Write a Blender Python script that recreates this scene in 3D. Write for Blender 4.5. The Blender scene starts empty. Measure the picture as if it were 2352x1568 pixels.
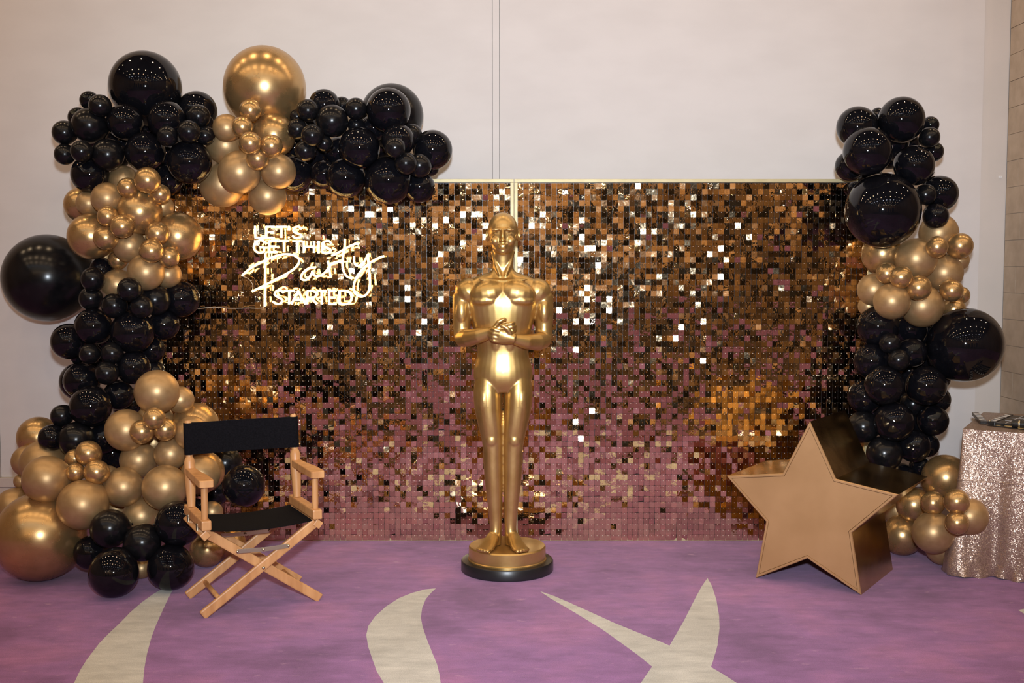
import bpy, bmesh, math, random
from mathutils import Vector, Matrix
from mathutils.geometry import delaunay_2d_cdt

PI = math.pi
R_ = math.radians
scene = bpy.context.scene
COL = scene.collection

# ------------------------------------------------------------------ camera
FPX = 2560.0                                  # focal length in pixels of the 2352 px frame
CAM_H = 1.5
PITCH = math.atan(162 / FPX)
cd = bpy.data.cameras.new('camera')
cd.sensor_width = 36.0
cd.lens = 36.0 * FPX / 2352
cd.clip_start = 0.05
cam = bpy.data.objects.new('camera', cd)
COL.objects.link(cam)
cam.location = (0, 0, CAM_H)
cam.rotation_euler = (PI / 2 - PITCH, 0, 0)
scene.camera = cam

# ------------------------------------------------------------------ world, view, flash
w = bpy.data.worlds.new('world')
scene.world = w
w.use_nodes = True
w.node_tree.nodes['Background'].inputs[0].default_value = (0.05, 0.04, 0.032, 1)
w.node_tree.nodes['Background'].inputs[1].default_value = 0.3
vs = scene.view_settings
vs.view_transform = 'Standard'
vs.look = 'None'
vs.gamma = 1
vs.use_curve_mapping = False
vs.exposure = 0.0

FLASH_POWER = 1280
DOWNLIGHT_POWER = 8
def lamp(name, kind, loc, power, color, **kw):
    d = bpy.data.lights.new(name, kind)
    d.energy = power
    d.color = color
    for k, v in kw.items():
        setattr(d, k, v)
    o = bpy.data.objects.new(name, d)
    COL.objects.link(o)
    o.location = loc
    return o
# the photographer's flash, a little above the lens
fl = lamp('flash', 'SPOT', (0.02, -0.05, CAM_H + 0.36), FLASH_POWER, (0.82, 0.905, 1.0),
          shadow_soft_size=0.075, spot_size=R_(72), spot_blend=1.0)
fl.rotation_euler = (PI / 2 - R_(2.0), 0, R_(-2))

# ------------------------------------------------------------------ helpers
def pray(x, y):
    cx = (x - 1176) / FPX
    cy = -(y - 784) / FPX
    c, s = math.cos(PITCH), math.sin(PITCH)
    return Vector((cx, c + cy * s, -s + cy * c))
def at(x, y, Y):                                # photo pixel at a known distance from the camera
    d = pray(x, y)
    t = Y / d.y
    return Vector((d.x * t, Y, CAM_H + d.z * t))
def on_plane(x, y, z=0.0):                      # photo pixel on a horizontal plane
    d = pray(x, y)
    t = (z - CAM_H) / d.z
    return Vector((d.x * t, d.y * t, z))

def tag(o, label=None, cat=None, group=None, kind=None):
    if label: o['label'] = label
    if cat: o['category'] = cat
    if group: o['group'] = group
    if kind: o['kind'] = kind
    return o
def empty(name, loc=(0, 0, 0), rz=0.0):
    o = bpy.data.objects.new(name, None)
    o.empty_display_size = 0.05
    COL.objects.link(o)
    o.location = loc
    o.rotation_euler = (0, 0, rz)
    return o
def link_mesh(name, me, mat=None, parent=None):
    o = bpy.data.objects.new(name, me)
    COL.objects.link(o)
    if mat is not None and len(me.materials) == 0:
        me.materials.append(mat)
    if parent is not None:
        o.parent = parent
    return o

class MB:
    """collects shapes and links them as one mesh object"""
    def __init__(self):
        self.v, self.f, self.smooth = [], [], []
    def add(self, verts, faces, smooth=False, M=None):
        b = len(self.v)
        for p in verts:
            p = Vector(p)
            self.v.append(M @ p if M is not None else p)
        for f in faces:
            self.f.append([i + b for i in f])
            self.smooth.append(smooth)
        return self
    def box(self, lo, hi, M=None, bev=0.0):
        if bev > 0:
            bm = bmesh.new()
            bmesh.ops.create_cube(bm, size=1)
            c = (Vector(lo) + Vector(hi)) / 2
            d = Vector(hi) - Vector(lo)
            for v in bm.verts:
                v.co = Vector((v.co.x * d.x, v.co.y * d.y, v.co.z * d.z)) + c
            bmesh.ops.bevel(bm, geom=bm.edges[:], offset=bev, segments=2, profile=0.6, affect='EDGES')
            bm.verts.index_update()
            self.add([v.co.copy() for v in bm.verts], [[v.index for v in f.verts] for f in bm.faces], False, M)
            bm.free()
            return self
        x0, y0, z0 = lo
        x1, y1, z1 = hi
        return self.add([(x0, y0, z0), (x1, y0, z0), (x1, y1, z0), (x0, y1, z0), (x0, y0, z1), (x1, y0, z1), (x1, y1, z1), (x0, y1, z1)],
                        [(0, 3, 2, 1), (4, 5, 6, 7), (0, 1, 5, 4), (1, 2, 6, 5), (2, 3, 7, 6), (3, 0, 4, 7)], False, M)
    def bar(self, a, b, wd, th, up=(0, 0, 1), bev=0.003):
        """a rectangular bar from a to b; wd along the side axis, th along up"""
        a, b = Vector(a), Vector(b)
        d = b - a
        x = d.normalized()
        y = Vector(up).cross(x)
        y.normalize()
        z = x.cross(y)
        M = Matrix(((x.x, y.x, z.x, a.x), (x.y, y.y, z.y, a.y), (x.z, y.z, z.z, a.z), (0, 0, 0, 1)))
        return self.box((0, -wd / 2, -th / 2), (d.length, wd / 2, th / 2), M, bev)
    def tube(self, pts, rad, n=10, closed=False, caps=True):
        pts = [Vector(p) for p in pts]
        rads = rad if isinstance(rad, (list, tuple)) else [rad] * len(pts)
        m = len(pts)
        verts = []
        prev = None
        for i, p in enumerate(pts):
            if closed:
                t = pts[(i + 1) % m] - pts[i - 1]
            else:
                t = pts[min(i + 1, m - 1)] - pts[max(i - 1, 0)]
            if t.length < 1e-9: t = Vector((0, 0, 1))
            t.normalize()
            if prev is None:
                u = t.orthogonal().normalized()
            else:
                u = prev - t * prev.dot(t)
                if u.length < 1e-6: u = t.orthogonal()
                u.normalize()
            prev = u
            vv = t.cross(u)
            for k in range(n):
                a = 2 * PI * k / n
                verts.append(p + (u * math.cos(a) + vv * math.sin(a)) * rads[i])
        faces = []
        for i in range(m if closed else m - 1):
            j = (i + 1) % m
            for k in range(n):
                l = (k + 1) % n
                faces.append((i * n + k, i * n + l, j * n + l, j * n + k))
        if caps and not closed:
            faces.append(tuple(reversed(range(n))))
            faces.append(tuple(range((m - 1) * n, m * n)))
        return self.add(verts, faces, True)
    def lathe(self, prof, n=32, M=None, smooth=True):
        verts, faces = [], []
        for (r, z) in prof:
            for k in range(n):
                a = 2 * PI * k / n
                verts.append((r * math.cos(a), r * math.sin(a), z))
        for i in range(len(prof) - 1):
            for k in range(n):
                l = (k + 1) % n
                faces.append((i * n + k, i * n + l, (i + 1) * n + l, (i + 1) * n + k))
        faces.append(tuple(reversed(range(n))))
        faces.append(tuple(range((len(prof) - 1) * n, len(prof) * n)))
        return self.add(verts, faces, smooth, M)
    def prism(self, poly, depth, M=None):
        """poly in xz, extruded along +y"""
        n = len(poly)
        verts = [(x, 0, z) for x, z in poly] + [(x, depth, z) for x, z in poly]
        faces = [tuple(range(n)), tuple(reversed(range(n, 2 * n)))]
        for i in range(n):
            j = (i + 1) % n
            faces.append((j, i, i + n, j + n))
        return self.add(verts, faces, False, M)
    def mesh(self, name):
        me = bpy.data.meshes.new(name)
        me.from_pydata([tuple(p) for p in self.v], [], self.f)
        me.polygons.foreach_set('use_smooth', self.smooth)
        me.update()
        return me
    def build(self, name, mat, parent=None, sharp=None):
        me = self.mesh(name)
        if sharp:
            me.set_sharp_from_angle(angle=R_(sharp))
        return link_mesh(name, me, mat, parent)

def fix_normals(o):
    bm = bmesh.new()
    bm.from_mesh(o.data)
    bmesh.ops.recalc_face_normals(bm, faces=bm.faces[:])
    bm.to_mesh(o.data)
    bm.free()

# ------------------------------------------------------------------ materials
def new_mat(name):
    m = bpy.data.materials.new(name)
    m.use_nodes = True
    return m, m.node_tree, m.node_tree.nodes['Principled BSDF']
def setp(b, **kw):
    names = dict(color='Base Color', rough='Roughness', metal='Metallic', spec='Specular IOR Level', coat='Coat Weight',
                 coat_rough='Coat Roughness', sheen='Sheen Weight', emit='Emission Color', emit_s='Emission Strength', trans='Transmission Weight', alpha='Alpha')
    for k, v in kw.items():
        if k in ('color', 'emit'): v = (*v, 1)
        b.inputs[names[k]].default_value = v
def N(nt, t, **kw):
    n = nt.nodes.new(t)
    for k, v in kw.items():
        setattr(n, k, v)
    return n
def noise_mix(nt, b, c1, c2, scale, detail=4, coord='Object', stretch=None, lo=0.35, hi=0.65, rough=None, bump=None):
    """base colour wanders between two colours; optional roughness range and bump"""
    tc = N(nt, 'ShaderNodeTexCoord')
    out = tc.outputs[coord]
    if stretch:
        mp = N(nt, 'ShaderNodeMapping')
        mp.inputs['Scale'].default_value = stretch
        nt.links.new(out, mp.inputs[0])
        out = mp.outputs[0]
    no = N(nt, 'ShaderNodeTexNoise')
    no.inputs['Scale'].default_value = scale
    no.inputs['Detail'].default_value = detail
    nt.links.new(out, no.inputs['Vector'])
    cr = N(nt, 'ShaderNodeValToRGB')
    cr.color_ramp.elements[0].position = lo
    cr.color_ramp.elements[1].position = hi
    cr.color_ramp.elements[0].color = (*c1, 1)
    cr.color_ramp.elements[1].color = (*c2, 1)
    nt.links.new(no.outputs['Fac'], cr.inputs[0])
    nt.links.new(cr.outputs[0], b.inputs['Base Color'])
    if rough:
        mr = N(nt, 'ShaderNodeMapRange')
        mr.inputs['To Min'].default_value = rough[0]
        mr.inputs['To Max'].default_value = rough[1]
        nt.links.new(no.outputs['Fac'], mr.inputs[0])
        nt.links.new(mr.outputs[0], b.inputs['Roughness'])
    if bump:
        n2 = N(nt, 'ShaderNodeTexNoise')
        n2.inputs['Scale'].default_value = bump[0]
        n2.inputs['Detail'].default_value = 3
        nt.links.new(out, n2.inputs['Vector'])
        bp = N(nt, 'ShaderNodeBump')
        bp.inputs['Strength'].default_value = bump[1]
        bp.inputs['Distance'].default_value = bump[2]
        nt.links.new(n2.outputs['Fac'], bp.inputs['Height'])
        nt.links.new(bp.outputs[0], b.inputs['Normal'])
    return no, cr
def simple(name, color, rough=0.5, metal=0.0, **kw):
    m, nt, b = new_mat(name)
    setp(b, color=color, rough=rough, metal=metal, **kw)
    return m
def noisy(name, c1, c2, scale, rough=0.5, metal=0.0, bump=None, stretch=None, detail=4, rr=None, coord='Object', lo=.35, hi=.65, **kw):
    m, nt, b = new_mat(name)
    setp(b, rough=rough, metal=metal, **kw)
    noise_mix(nt, b, c1, c2, scale, detail, coord, stretch, lo, hi, rr, bump)
    return m

M = {}
M['wall'] = noisy('wall_fabric', (0.665, 0.635, 0.625), (0.70, 0.67, 0.66), 3, rough=0.85, bump=(220, 0.12, 0.002), stretch=(1, 1, 2.2), coord='Object')
M['wall_strip'] = noisy('wall_strip_paint', (0.62, 0.58, 0.545), (0.66, 0.61, 0.575), 3, rough=0.85, bump=(220, 0.1, 0.002))
M['baseboard'] = noisy('baseboard_paint', (0.56, 0.49, 0.44), (0.62, 0.55, 0.50), 5, rough=0.6)
M['groove'] = simple('joint_shadow_gap', (0.30, 0.27, 0.25), 0.9)
M['stone'] = noisy('beige_stone_tile', (0.44, 0.345, 0.255), (0.52, 0.415, 0.315), 14, rough=0.75, bump=(90, 0.25, 0.003), detail=6, coord='Object')
M['grout'] = simple('pale_grout', (0.62, 0.52, 0.42), 0.9)
M['ceiling'] = noisy('ceiling_paint', (0.028, 0.021, 0.015), (0.042, 0.033, 0.024), 1.2, rough=0.9)
M['side_wall'] = noisy('side_wall_timber', (0.22, 0.15, 0.085), (0.34, 0.24, 0.14), 1.2, rough=0.6, stretch=(1, 1, 0.2))
M['rear_wall'] = noisy('rear_wall_timber', (0.34, 0.22, 0.115), (0.56, 0.40, 0.24), 0.8, rough=0.6, stretch=(1, 1, 0.3))
M['added_drape'] = noisy('added_black_drape', (0.006, 0.005, 0.005), (0.012, 0.010, 0.010), 2, rough=0.9, stretch=(6, 6, 0.4))
M['added_parquet'] = noisy('added_dark_parquet', (0.018, 0.011, 0.007), (0.05, 0.03, 0.018), 2.5, rough=0.35, stretch=(8, 1, 1))
M['lamp_trim'] = simple('downlight_trim', (0.7, 0.68, 0.65), 0.4)

M['black_gloss'] = noisy('black_latex_gloss', (0.0035, 0.0035, 0.005), (0.006, 0.006, 0.008), 3, rough=0.06, rr=(0.03, 0.06), spec=0.36, coat=0.0)
M['black_satin'] = noisy('black_latex_dusty', (0.0045, 0.0045, 0.0055), (0.008, 0.0078, 0.009), 4, rough=0.25, rr=(0.17, 0.27), spec=0.3)
M['gold_chrome'] = noisy('gold_latex_chrome', (0.52, 0.335, 0.145), (0.58, 0.385, 0.18), 3, rough=0.3, metal=0.82, rr=(0.24, 0.32))
M['gold_satin'] = noisy('gold_latex_satin', (0.44, 0.28, 0.128), (0.50, 0.33, 0.16), 3, rough=0.42, metal=0.62, rr=(0.36, 0.46))
M['statue_gold'] = noisy('statue_gold_paint', (0.54, 0.345, 0.115), (0.64, 0.43, 0.17), 9, rough=0.34, metal=0.88, rr=(0.30, 0.40))
M['statue_black'] = simple('statue_black_lacquer', (0.012, 0.012, 0.014), 0.32)
M['star_front'] = noisy('star_satin_gold', (0.485, 0.285, 0.125), (0.545, 0.325, 0.15), 5, rough=0.42, metal=0.45, rr=(0.38, 0.46))
M['star_side'] = noisy('star_polished_brass', (0.42, 0.26, 0.085), (0.56, 0.37, 0.14), 6, rough=0.2, metal=1.0, rr=(0.16, 0.30), bump=(9, 0.12, 0.01))
M['frame_gold'] = noisy('panel_frame_champagne', (0.46, 0.39, 0.21), (0.54, 0.46, 0.27), 9, rough=0.5, metal=0.4)
M['backing'] = simple('sequin_backing_plastic', (0.016, 0.015, 0.017), 0.35)
M['canvas'] = noisy('black_canvas', (0.004, 0.0037, 0.005), (0.007, 0.0065, 0.0085), 160, rough=0.9, bump=(900, 0.4, 0.0006), spec=0.08)
M['steel'] = simple('brass_plated_steel', (0.55, 0.5, 0.36), 0.35, 1.0)
M['wire'] = simple('clear_cable', (0.55, 0.47, 0.36), 0.3)
M['plastic_white'] = simple('white_plastic', (0.8, 0.8, 0.8), 0.4)
M['prop_black'] = noisy('prop_black_gloss', (0.01, 0.01, 0.011), (0.02, 0.02, 0.021), 8, rough=0.25)
M['prop_white'] = simple('prop_white_paint', (0.82, 0.82, 0.84), 0.5)
M['prop_gold'] = simple('prop_gold_print', (0.62, 0.45, 0.2), 0.4)

def wood_mat():
    m, nt, b = new_mat('beech_wood')
    setp(b, rough=0.42)
    noise_mix(nt, b, (0.50, 0.235, 0.085), (0.66, 0.345, 0.14), 26, 5, 'Object', (1, 1, 0.14))
    return m
M['wood'] = wood_mat()

def neon_mat():
    m, nt, b = new_mat('neon_warm_glow')
    setp(b, color=(0.9, 0.8, 0.6), rough=0.4, emit=(1.0, 0.62, 0.21), emit_s=10.0)
    return m
M['neon'] = neon_mat()

def acrylic_mat():
    m, nt, b = new_mat('clear_acrylic')
    tr = N(nt, 'ShaderNodeBsdfTransparent')
    gl = N(nt, 'ShaderNodeBsdfGlossy')
    gl.inputs['Roughness'].default_value = 0.05
    mx = N(nt, 'ShaderNodeMixShader')
    mx.inputs[0].default_value = 0.06
    nt.links.new(tr.outputs[0], mx.inputs[1])
    nt.links.new(gl.outputs[0], mx.inputs[2])
    nt.links.new(mx.outputs[0], nt.nodes['Material Output'].inputs['Surface'])
    return m
M['acrylic'] = acrylic_mat()

def sequin_mat():
    m, nt, b = new_mat('mirror_sequin_bronze')
    setp(b, rough=0.05, metal=1.0)
    tc = N(nt, 'ShaderNodeTexCoord')
    geo = N(nt, 'ShaderNodeNewGeometry')
    no = N(nt, 'ShaderNodeTexNoise')
    no.inputs['Scale'].default_value = 30
    nt.links.new(geo.outputs['Position'], no.inputs['Vector'])
    bp = N(nt, 'ShaderNodeBump')
    bp.inputs['Strength'].default_value = 0.18
    bp.inputs['Distance'].default_value = 0.004
    nt.links.new(no.outputs['Fac'], bp.inputs['Height'])
    nt.links.new(bp.outputs[0], b.inputs['Normal'])
    setp(b, color=(0.84, 0.64, 0.40))
    return m
M['sequin'] = sequin_mat()
M['pin'] = simple('sequin_pin_glint', (0.85, 0.83, 0.8), 0.3, emit_s=0.0)  # clear pins; the flash glint is painted in as pale colour

def glitter_mat():
    m, nt, b = new_mat('rose_gold_sequin_cloth')
    setp(b, rough=0.3, metal=0.6)
    tc = N(nt, 'ShaderNodeTexCoord')
    vo = N(nt, 'ShaderNodeTexVoronoi')
    vo.inputs['Scale'].default_value = 330
    nt.links.new(tc.outputs['Object'], vo.inputs['Vector'])
    cr = N(nt, 'ShaderNodeValToRGB')
    cr.color_ramp.elements[0].color = (0.25, 0.165, 0.125, 1)
    cr.color_ramp.elements[1].color = (0.60, 0.44, 0.345, 1)
    nt.links.new(vo.outputs['Color'], cr.inputs[0])
    nt.links.new(cr.outputs[0], b.inputs['Base Color'])
    geo = N(nt, 'ShaderNodeNewGeometry')
    sub = N(nt, 'ShaderNodeVectorMath', operation='SUBTRACT')
    sub.inputs[1].default_value = (0.5, 0.5, 0.5)
    nt.links.new(vo.outputs['Color'], sub.inputs[0])
    sc = N(nt, 'ShaderNodeVectorMath', operation='SCALE')
    sc.inputs['Scale'].default_value = 0.42
    nt.links.new(sub.outputs[0], sc.inputs[0])
    ad = N(nt, 'ShaderNodeVectorMath', operation='ADD')
    nt.links.new(sc.outputs[0], ad.inputs[0])
    nt.links.new(geo.outputs['Normal'], ad.inputs[1])
    nm = N(nt, 'ShaderNodeVectorMath', operation='NORMALIZE')
    nt.links.new(ad.outputs[0], nm.inputs[0])
    nt.links.new(nm.outputs[0], b.inputs['Normal'])
    return m
M['glitter'] = glitter_mat()

def carpet_mat(name, ca, cb, cc, light):
    m, nt, b = new_mat(name)
    setp(b, rough=0.95, spec=0.1, sheen=0.15)
    tc = N(nt, 'ShaderNodeTexCoord')
    # broad wear patches
    n1 = N(nt, 'ShaderNodeTexNoise'); n1.inputs['Scale'].default_value = 1.7; n1.inputs['Detail'].default_value = 5
    n1.inputs['Roughness'].default_value = 0.6
    nt.links.new(tc.outputs['Object'], n1.inputs['Vector'])
    cr = N(nt, 'ShaderNodeValToRGB')
    cr.color_ramp.elements[0].position = 0.33; cr.color_ramp.elements[0].color = (*ca, 1)
    cr.color_ramp.elements[1].position = 0.68; cr.color_ramp.elements[1].color = (*cc, 1)
    e = cr.color_ramp.elements.new(0.5); e.color = (*cb, 1)
    nt.links.new(n1.outputs['Fac'], cr.inputs[0])
    # brushed streaks across the width
    mp = N(nt, 'ShaderNodeMapping'); mp.inputs['Scale'].default_value = (3.2, 7.5, 1)
    mp.inputs['Rotation'].default_value = (0, 0, 0.12)
    nt.links.new(tc.outputs['Object'], mp.inputs[0])
    n2 = N(nt, 'ShaderNodeTexNoise'); n2.inputs['Scale'].default_value = 2.2; n2.inputs['Detail'].default_value = 6
    n2.inputs['Roughness'].default_value = 0.65
    nt.links.new(mp.outputs[0], n2.inputs['Vector'])
    r2 = N(nt, 'ShaderNodeMapRange'); r2.inputs['From Min'].default_value = 0.3; r2.inputs['From Max'].default_value = 0.72
    r2.inputs['To Min'].default_value = 0.80; r2.inputs['To Max'].default_value = 1.18
    nt.links.new(n2.outputs['Fac'], r2.inputs[0])
    m1 = N(nt, 'ShaderNodeMixRGB', blend_type='MULTIPLY'); m1.inputs[0].default_value = 1
    nt.links.new(cr.outputs[0], m1.inputs[1]); nt.links.new(r2.outputs[0], m1.inputs[2])
    # pale scuff flecks
    mp3 = N(nt, 'ShaderNodeMapping'); mp3.inputs['Scale'].default_value = (7, 13, 1)
    nt.links.new(tc.outputs['Object'], mp3.inputs[0])
    n3 = N(nt, 'ShaderNodeTexNoise'); n3.inputs['Scale'].default_value = 2.0; n3.inputs['Detail'].default_value = 3
    nt.links.new(mp3.outputs[0], n3.inputs['Vector'])
    r3 = N(nt, 'ShaderNodeMapRange'); r3.inputs['From Min'].default_value = 0.64; r3.inputs['From Max'].default_value = 0.80
    r3.inputs['To Min'].default_value = 0.0; r3.inputs['To Max'].default_value = 0.45
    nt.links.new(n3.outputs['Fac'], r3.inputs[0])
    m2 = N(nt, 'ShaderNodeMixRGB', blend_type='MIX')
    nt.links.new(r3.outputs[0], m2.inputs[0]); nt.links.new(m1.outputs[0], m2.inputs[1]); m2.inputs[2].default_value = (*light, 1)
    # woven tufts
    n4 = N(nt, 'ShaderNodeTexNoise'); n4.inputs['Scale'].default_value = 330; n4.inputs['Detail'].default_value = 2
    nt.links.new(tc.outputs['Object'], n4.inputs['Vector'])
    r4 = N(nt, 'ShaderNodeMapRange'); r4.inputs['From Min'].default_value = 0.3; r4.inputs['From Max'].default_value = 0.7
    r4.inputs['To Min'].default_value = 0.78; r4.inputs['To Max'].default_value = 1.22
    nt.links.new(n4.outputs['Fac'], r4.inputs[0])
    m3 = N(nt, 'ShaderNodeMixRGB', blend_type='MULTIPLY'); m3.inputs[0].default_value = 1
    nt.links.new(m2.outputs[0], m3.inputs[1]); nt.links.new(r4.outputs[0], m3.inputs[2])
    nt.links.new(m3.outputs[0], b.inputs['Base Color'])
    bp = N(nt, 'ShaderNodeBump'); bp.inputs['Strength'].default_value = 0.5; bp.inputs['Distance'].default_value = 0.003
    nt.links.new(n4.outputs['Fac'], bp.inputs['Height']); nt.links.new(bp.outputs[0], b.inputs['Normal'])
    return m
M['carpet'] = carpet_mat('purple_carpet', (0.195, 0.083, 0.225), (0.285, 0.127, 0.335), (0.365, 0.152, 0.345), (0.58, 0.345, 0.50))
M['carpet_motif'] = carpet_mat('sage_carpet_motif', (0.46, 0.45, 0.41), (0.53, 0.525, 0.485), (0.575, 0.565, 0.525), (0.62, 0.60, 0.55))

# ================================================================== the room
WALL_Y = 6.55
CEIL_Z = 5.0
ROOM_X0, ROOM_X1, ROOM_Y0 = -7.0, 7.0, -9.0

def struct(o):
    o['kind'] = 'structure'
    return o

# carpet: one sheet, the sage motifs are woven into it
def px(pts, sc, ox, oy):
    return [on_plane(ox + x / sc, oy + y / sc).xy for x, y in pts]
def smooth_loop(pts, sharp=()):
    return [Vector(p) for p in pts]
motifs = []
motifs.append(px([(60, 760), (110, 680), (165, 583), (200, 510), (235, 455), (300, 370), (350, 318), (410, 262), (470, 200), (530, 148), (590, 105), (640, 75), (690, 45), (735, 20),
                  (715, 55), (690, 95), (665, 145), (635, 210), (608, 270), (585, 330), (560, 420), (545, 500), (537, 583), (532, 680), (540, 780), (300, 900)], 2.352, 100, 1320))
motifs.append(px([(2120, 72), (2060, 78), (1990, 97), (1920, 125), (1850, 170), (1790, 225), (1755, 275), (1743, 325), (1755, 390), (1775, 450), (1800, 520), (1838, 583), (1900, 680), (2010, 800),
                  (2120, 760), (2150, 670), (2145, 583), (2140, 540), (2125, 480), (2100, 420), (2070, 345), (2048, 280), (2038, 230), (2045, 180), (2065, 130), (2095, 95)], 2.352, 100, 1320))
motifs.append(px([(82, 117), (150, 140), (220, 170), (320, 215), (430, 265), (540, 310), (640, 350), (690, 372), (720, 320), (760, 250), (800, 170), (840, 95), (868, 55), (890, 95), (910, 160),
                  (922, 230), (924, 290), (915, 370), (895, 440), (884, 472), (940, 505), (1005, 547), (1090, 600), (1200, 690), (1010, 660), (850, 640), (700, 690), (540, 800), (480, 780),
                  (520, 640), (555, 547), (580, 510), (608, 470), (540, 415), (450, 350), (380, 300), (300, 250), (200, 190), (130, 150)], 2.0417, 1200, 1300))
motifs.append(px([(2325, 205), (2352, 200), (2420, 196), (2520, 210), (2600, 260), (2500, 232), (2420, 222), (2352, 222)], 2.0417, 1200, 1300))
def inside(p, poly):
    c = False
    j = len(poly) - 1
    for i in range(len(poly)):
        a, b = poly[i], poly[j]
        if (a.y > p.y) != (b.y > p.y) and p.x < (b.x - a.x) * (p.y - a.y) / (b.y - a.y) + a.x:
            c = not c
        j = i
    return c
verts2 = [Vector((ROOM_X0, ROOM_Y0)), Vector((ROOM_X1, ROOM_Y0)), Vector((ROOM_X1, WALL_Y)), Vector((ROOM_X0, WALL_Y))]
verts2 += [Vector((ROOM_X0, -0.6)), Vector((ROOM_X1, -0.6))]
edges2 = [(0, 1), (1, 5), (5, 2), (2, 3), (3, 4), (4, 0), (4, 5)]                 # carpet ends behind the photographer; dark floor beyond is added for darker reflections
for mt in motifs:
    b0 = len(verts2)
    verts2 += mt
    edges2 += [(b0 + i, b0 + (i + 1) % len(mt)) for i in range(len(mt))]
cv, ce, cf, _, _, _ = delaunay_2d_cdt(verts2, edges2, [], 0, 1e-6)
me = bpy.data.meshes.new('floor')
me.from_pydata([(v.x, v.y, 0) for v in cv], [], [list(f) for f in cf])
me.materials.append(M['carpet'])
me.materials.append(M['carpet_motif'])
me.materials.append(M['added_parquet'])
for p in me.polygons:
    c = Vector((p.center.x, p.center.y))
    p.material_index = 2 if c.y < -0.6 else 1 if any(inside(c, mt) for mt in motifs) else 0
    if p.normal.z < 0: p.flip()
me.update()
floor = struct(link_mesh('floor', me))
floor['label'] = 'purple woven carpet with pale sage leaf motifs'

# back wall: two fabric faced leaves with a narrow post between them, side strips, low rail and baseboard
JL, JR = -0.1135, -0.073
X_L, X_R, X_C = -3.03, 2.735, 2.885
wall_back = struct(MB().box((ROOM_X0, WALL_Y + 0.014, 0), (ROOM_X1, WALL_Y + 0.1, CEIL_Z)).build('wall_back', M['groove']))
wall_back['label'] = 'cream fabric faced back wall with a narrow vertical post'
MB().box((X_L, WALL_Y, 0.28), (JL - 0.002, WALL_Y + 0.013, CEIL_Z)).build('wall_panel', M['wall'], wall_back)
MB().box((JR + 0.002, WALL_Y, 0.28), (X_R, WALL_Y + 0.013, CEIL_Z)).build('wall_panel', M['wall'], wall_back)
MB().box((JL + 0.0015, WALL_Y - 0.002, 0.28), (JR - 0.0015, WALL_Y + 0.013, CEIL_Z)).build('joint_post', M['wall'], wall_back)
MB().box((ROOM_X0, WALL_Y - 0.016, 0.28), (X_L - 0.003, WALL_Y + 0.013, CEIL_Z), None, 0.003).build('stile', M['wall_strip'], wall_back)
MB().box((X_R + 0.001, WALL_Y + 0.004, 0.28), (X_C, WALL_Y + 0.013, CEIL_Z)).build('stile', M['wall_strip'], wall_back)
struct(MB().box((ROOM_X0, WALL_Y - 0.022, 0.222), (X_C, WALL_Y + 0.013, 0.279), None, 0.004).build('trim_1', M['baseboard']))
struct(MB().box((ROOM_X0, WALL_Y - 0.016, 0.0), (X_C, WALL_Y + 0.013, 0.219), None, 0.003).build('baseboard_back', M['baseboard']))

# stone pier at the right end of the back wall
PIER_Y = 6.16
pier = struct(MB().box((X_C + 0.008, PIER_Y + 0.008, 0), (X_C + 0.9, WALL_Y + 0.05, CEIL_Z)).build('wall_right', M['grout']))
pier['label'] = 'beige stone tiled pier at the right edge'
random.seed(5)
row_h = 0.1525
tile_cache = {}
for r in range(int(CEIL_Z / row_h)):
    z0 = r * row_h
    if z0 > 3.6: break
    cut = [0.215, 0.15, 0.26, 0.19][r % 4] if r % 2 else 0.39
    y = WALL_Y
    segs = []
    a = WALL_Y - cut
    if a - 0.02 > PIER_Y: segs = [(a, WALL_Y), (PIER_Y, a)]
    else: segs = [(PIER_Y, WALL_Y)]
    for (ya, yb) in segs:
        d = 0.0015 * random.random()
        MB().box((X_C + d, ya + 0.0015, z0 + 0.0015), (X_C + 0.02, yb - 0.0015, z0 + row_h - 0.0015)).build('stone_tile', M['stone'], pier)
    xs = [X_C, X_C + 0.45, X_C + 0.9] if r % 2 else [X_C, X_C + 0.225, X_C + 0.675, X_C + 0.9]
    for xa, xb in zip(xs, xs[1:]):
        MB().box((xa + 0.0015, PIER_Y, z0 + 0.0015), (xb - 0.0015, PIER_Y + 0.02, z0 + row_h - 0.0015)).build('stone_tile', M['stone'], pier)

# the rest of the hall, seen only in the mirrors and the balloons
struct(MB().box((ROOM_X0 - 0.1, ROOM_Y0, 0), (ROOM_X0, WALL_Y, CEIL_Z)).build('wall_left', M['side_wall']))
struct(MB().box((ROOM_X1, ROOM_Y0, 0), (ROOM_X1 + 0.1, WALL_Y, CEIL_Z)).build('wall_far_right', M['side_wall']))
struct(MB().box((ROOM_X0, ROOM_Y0 - 0.1, 0), (ROOM_X1, ROOM_Y0, CEIL_Z)).build('wall_rear', M['rear_wall']))
rear = bpy.data.objects['wall_rear']
for k, (xa, xb, zt) in enumerate(((-6.4, -5.2, 3.6), (-4.5, -3.7, 2.6), (-3.1, -2.0, 3.2), (-1.2, -0.1, 2.6), (1.0, 2.2, 3.2), (2.8, 3.5, 2.5), (4.3, 5.7, 3.4))):   # black drapes between the timber bays, added for dark reflections in the sequins
    MB().box((xa, ROOM_Y0 + 0.002, 0), (xb, ROOM_Y0 + 0.06, zt)).build('added_drape', M['added_drape'], rear)
ceiling = struct(MB().box((ROOM_X0, ROOM_Y0, CEIL_Z), (ROOM_X1, WALL_Y, CEIL_Z + 0.1)).build('ceiling', M['ceiling']))
trim_me = MB().lathe([(0.062, 0.0), (0.085, -0.004), (0.085, -0.012), (0.062, -0.008)], 20).mesh('downlight')
trim_me.materials.append(M['lamp_trim'])
warm, cool = (1.0, 0.70, 0.42), (0.80, 0.88, 1.0)
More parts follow.
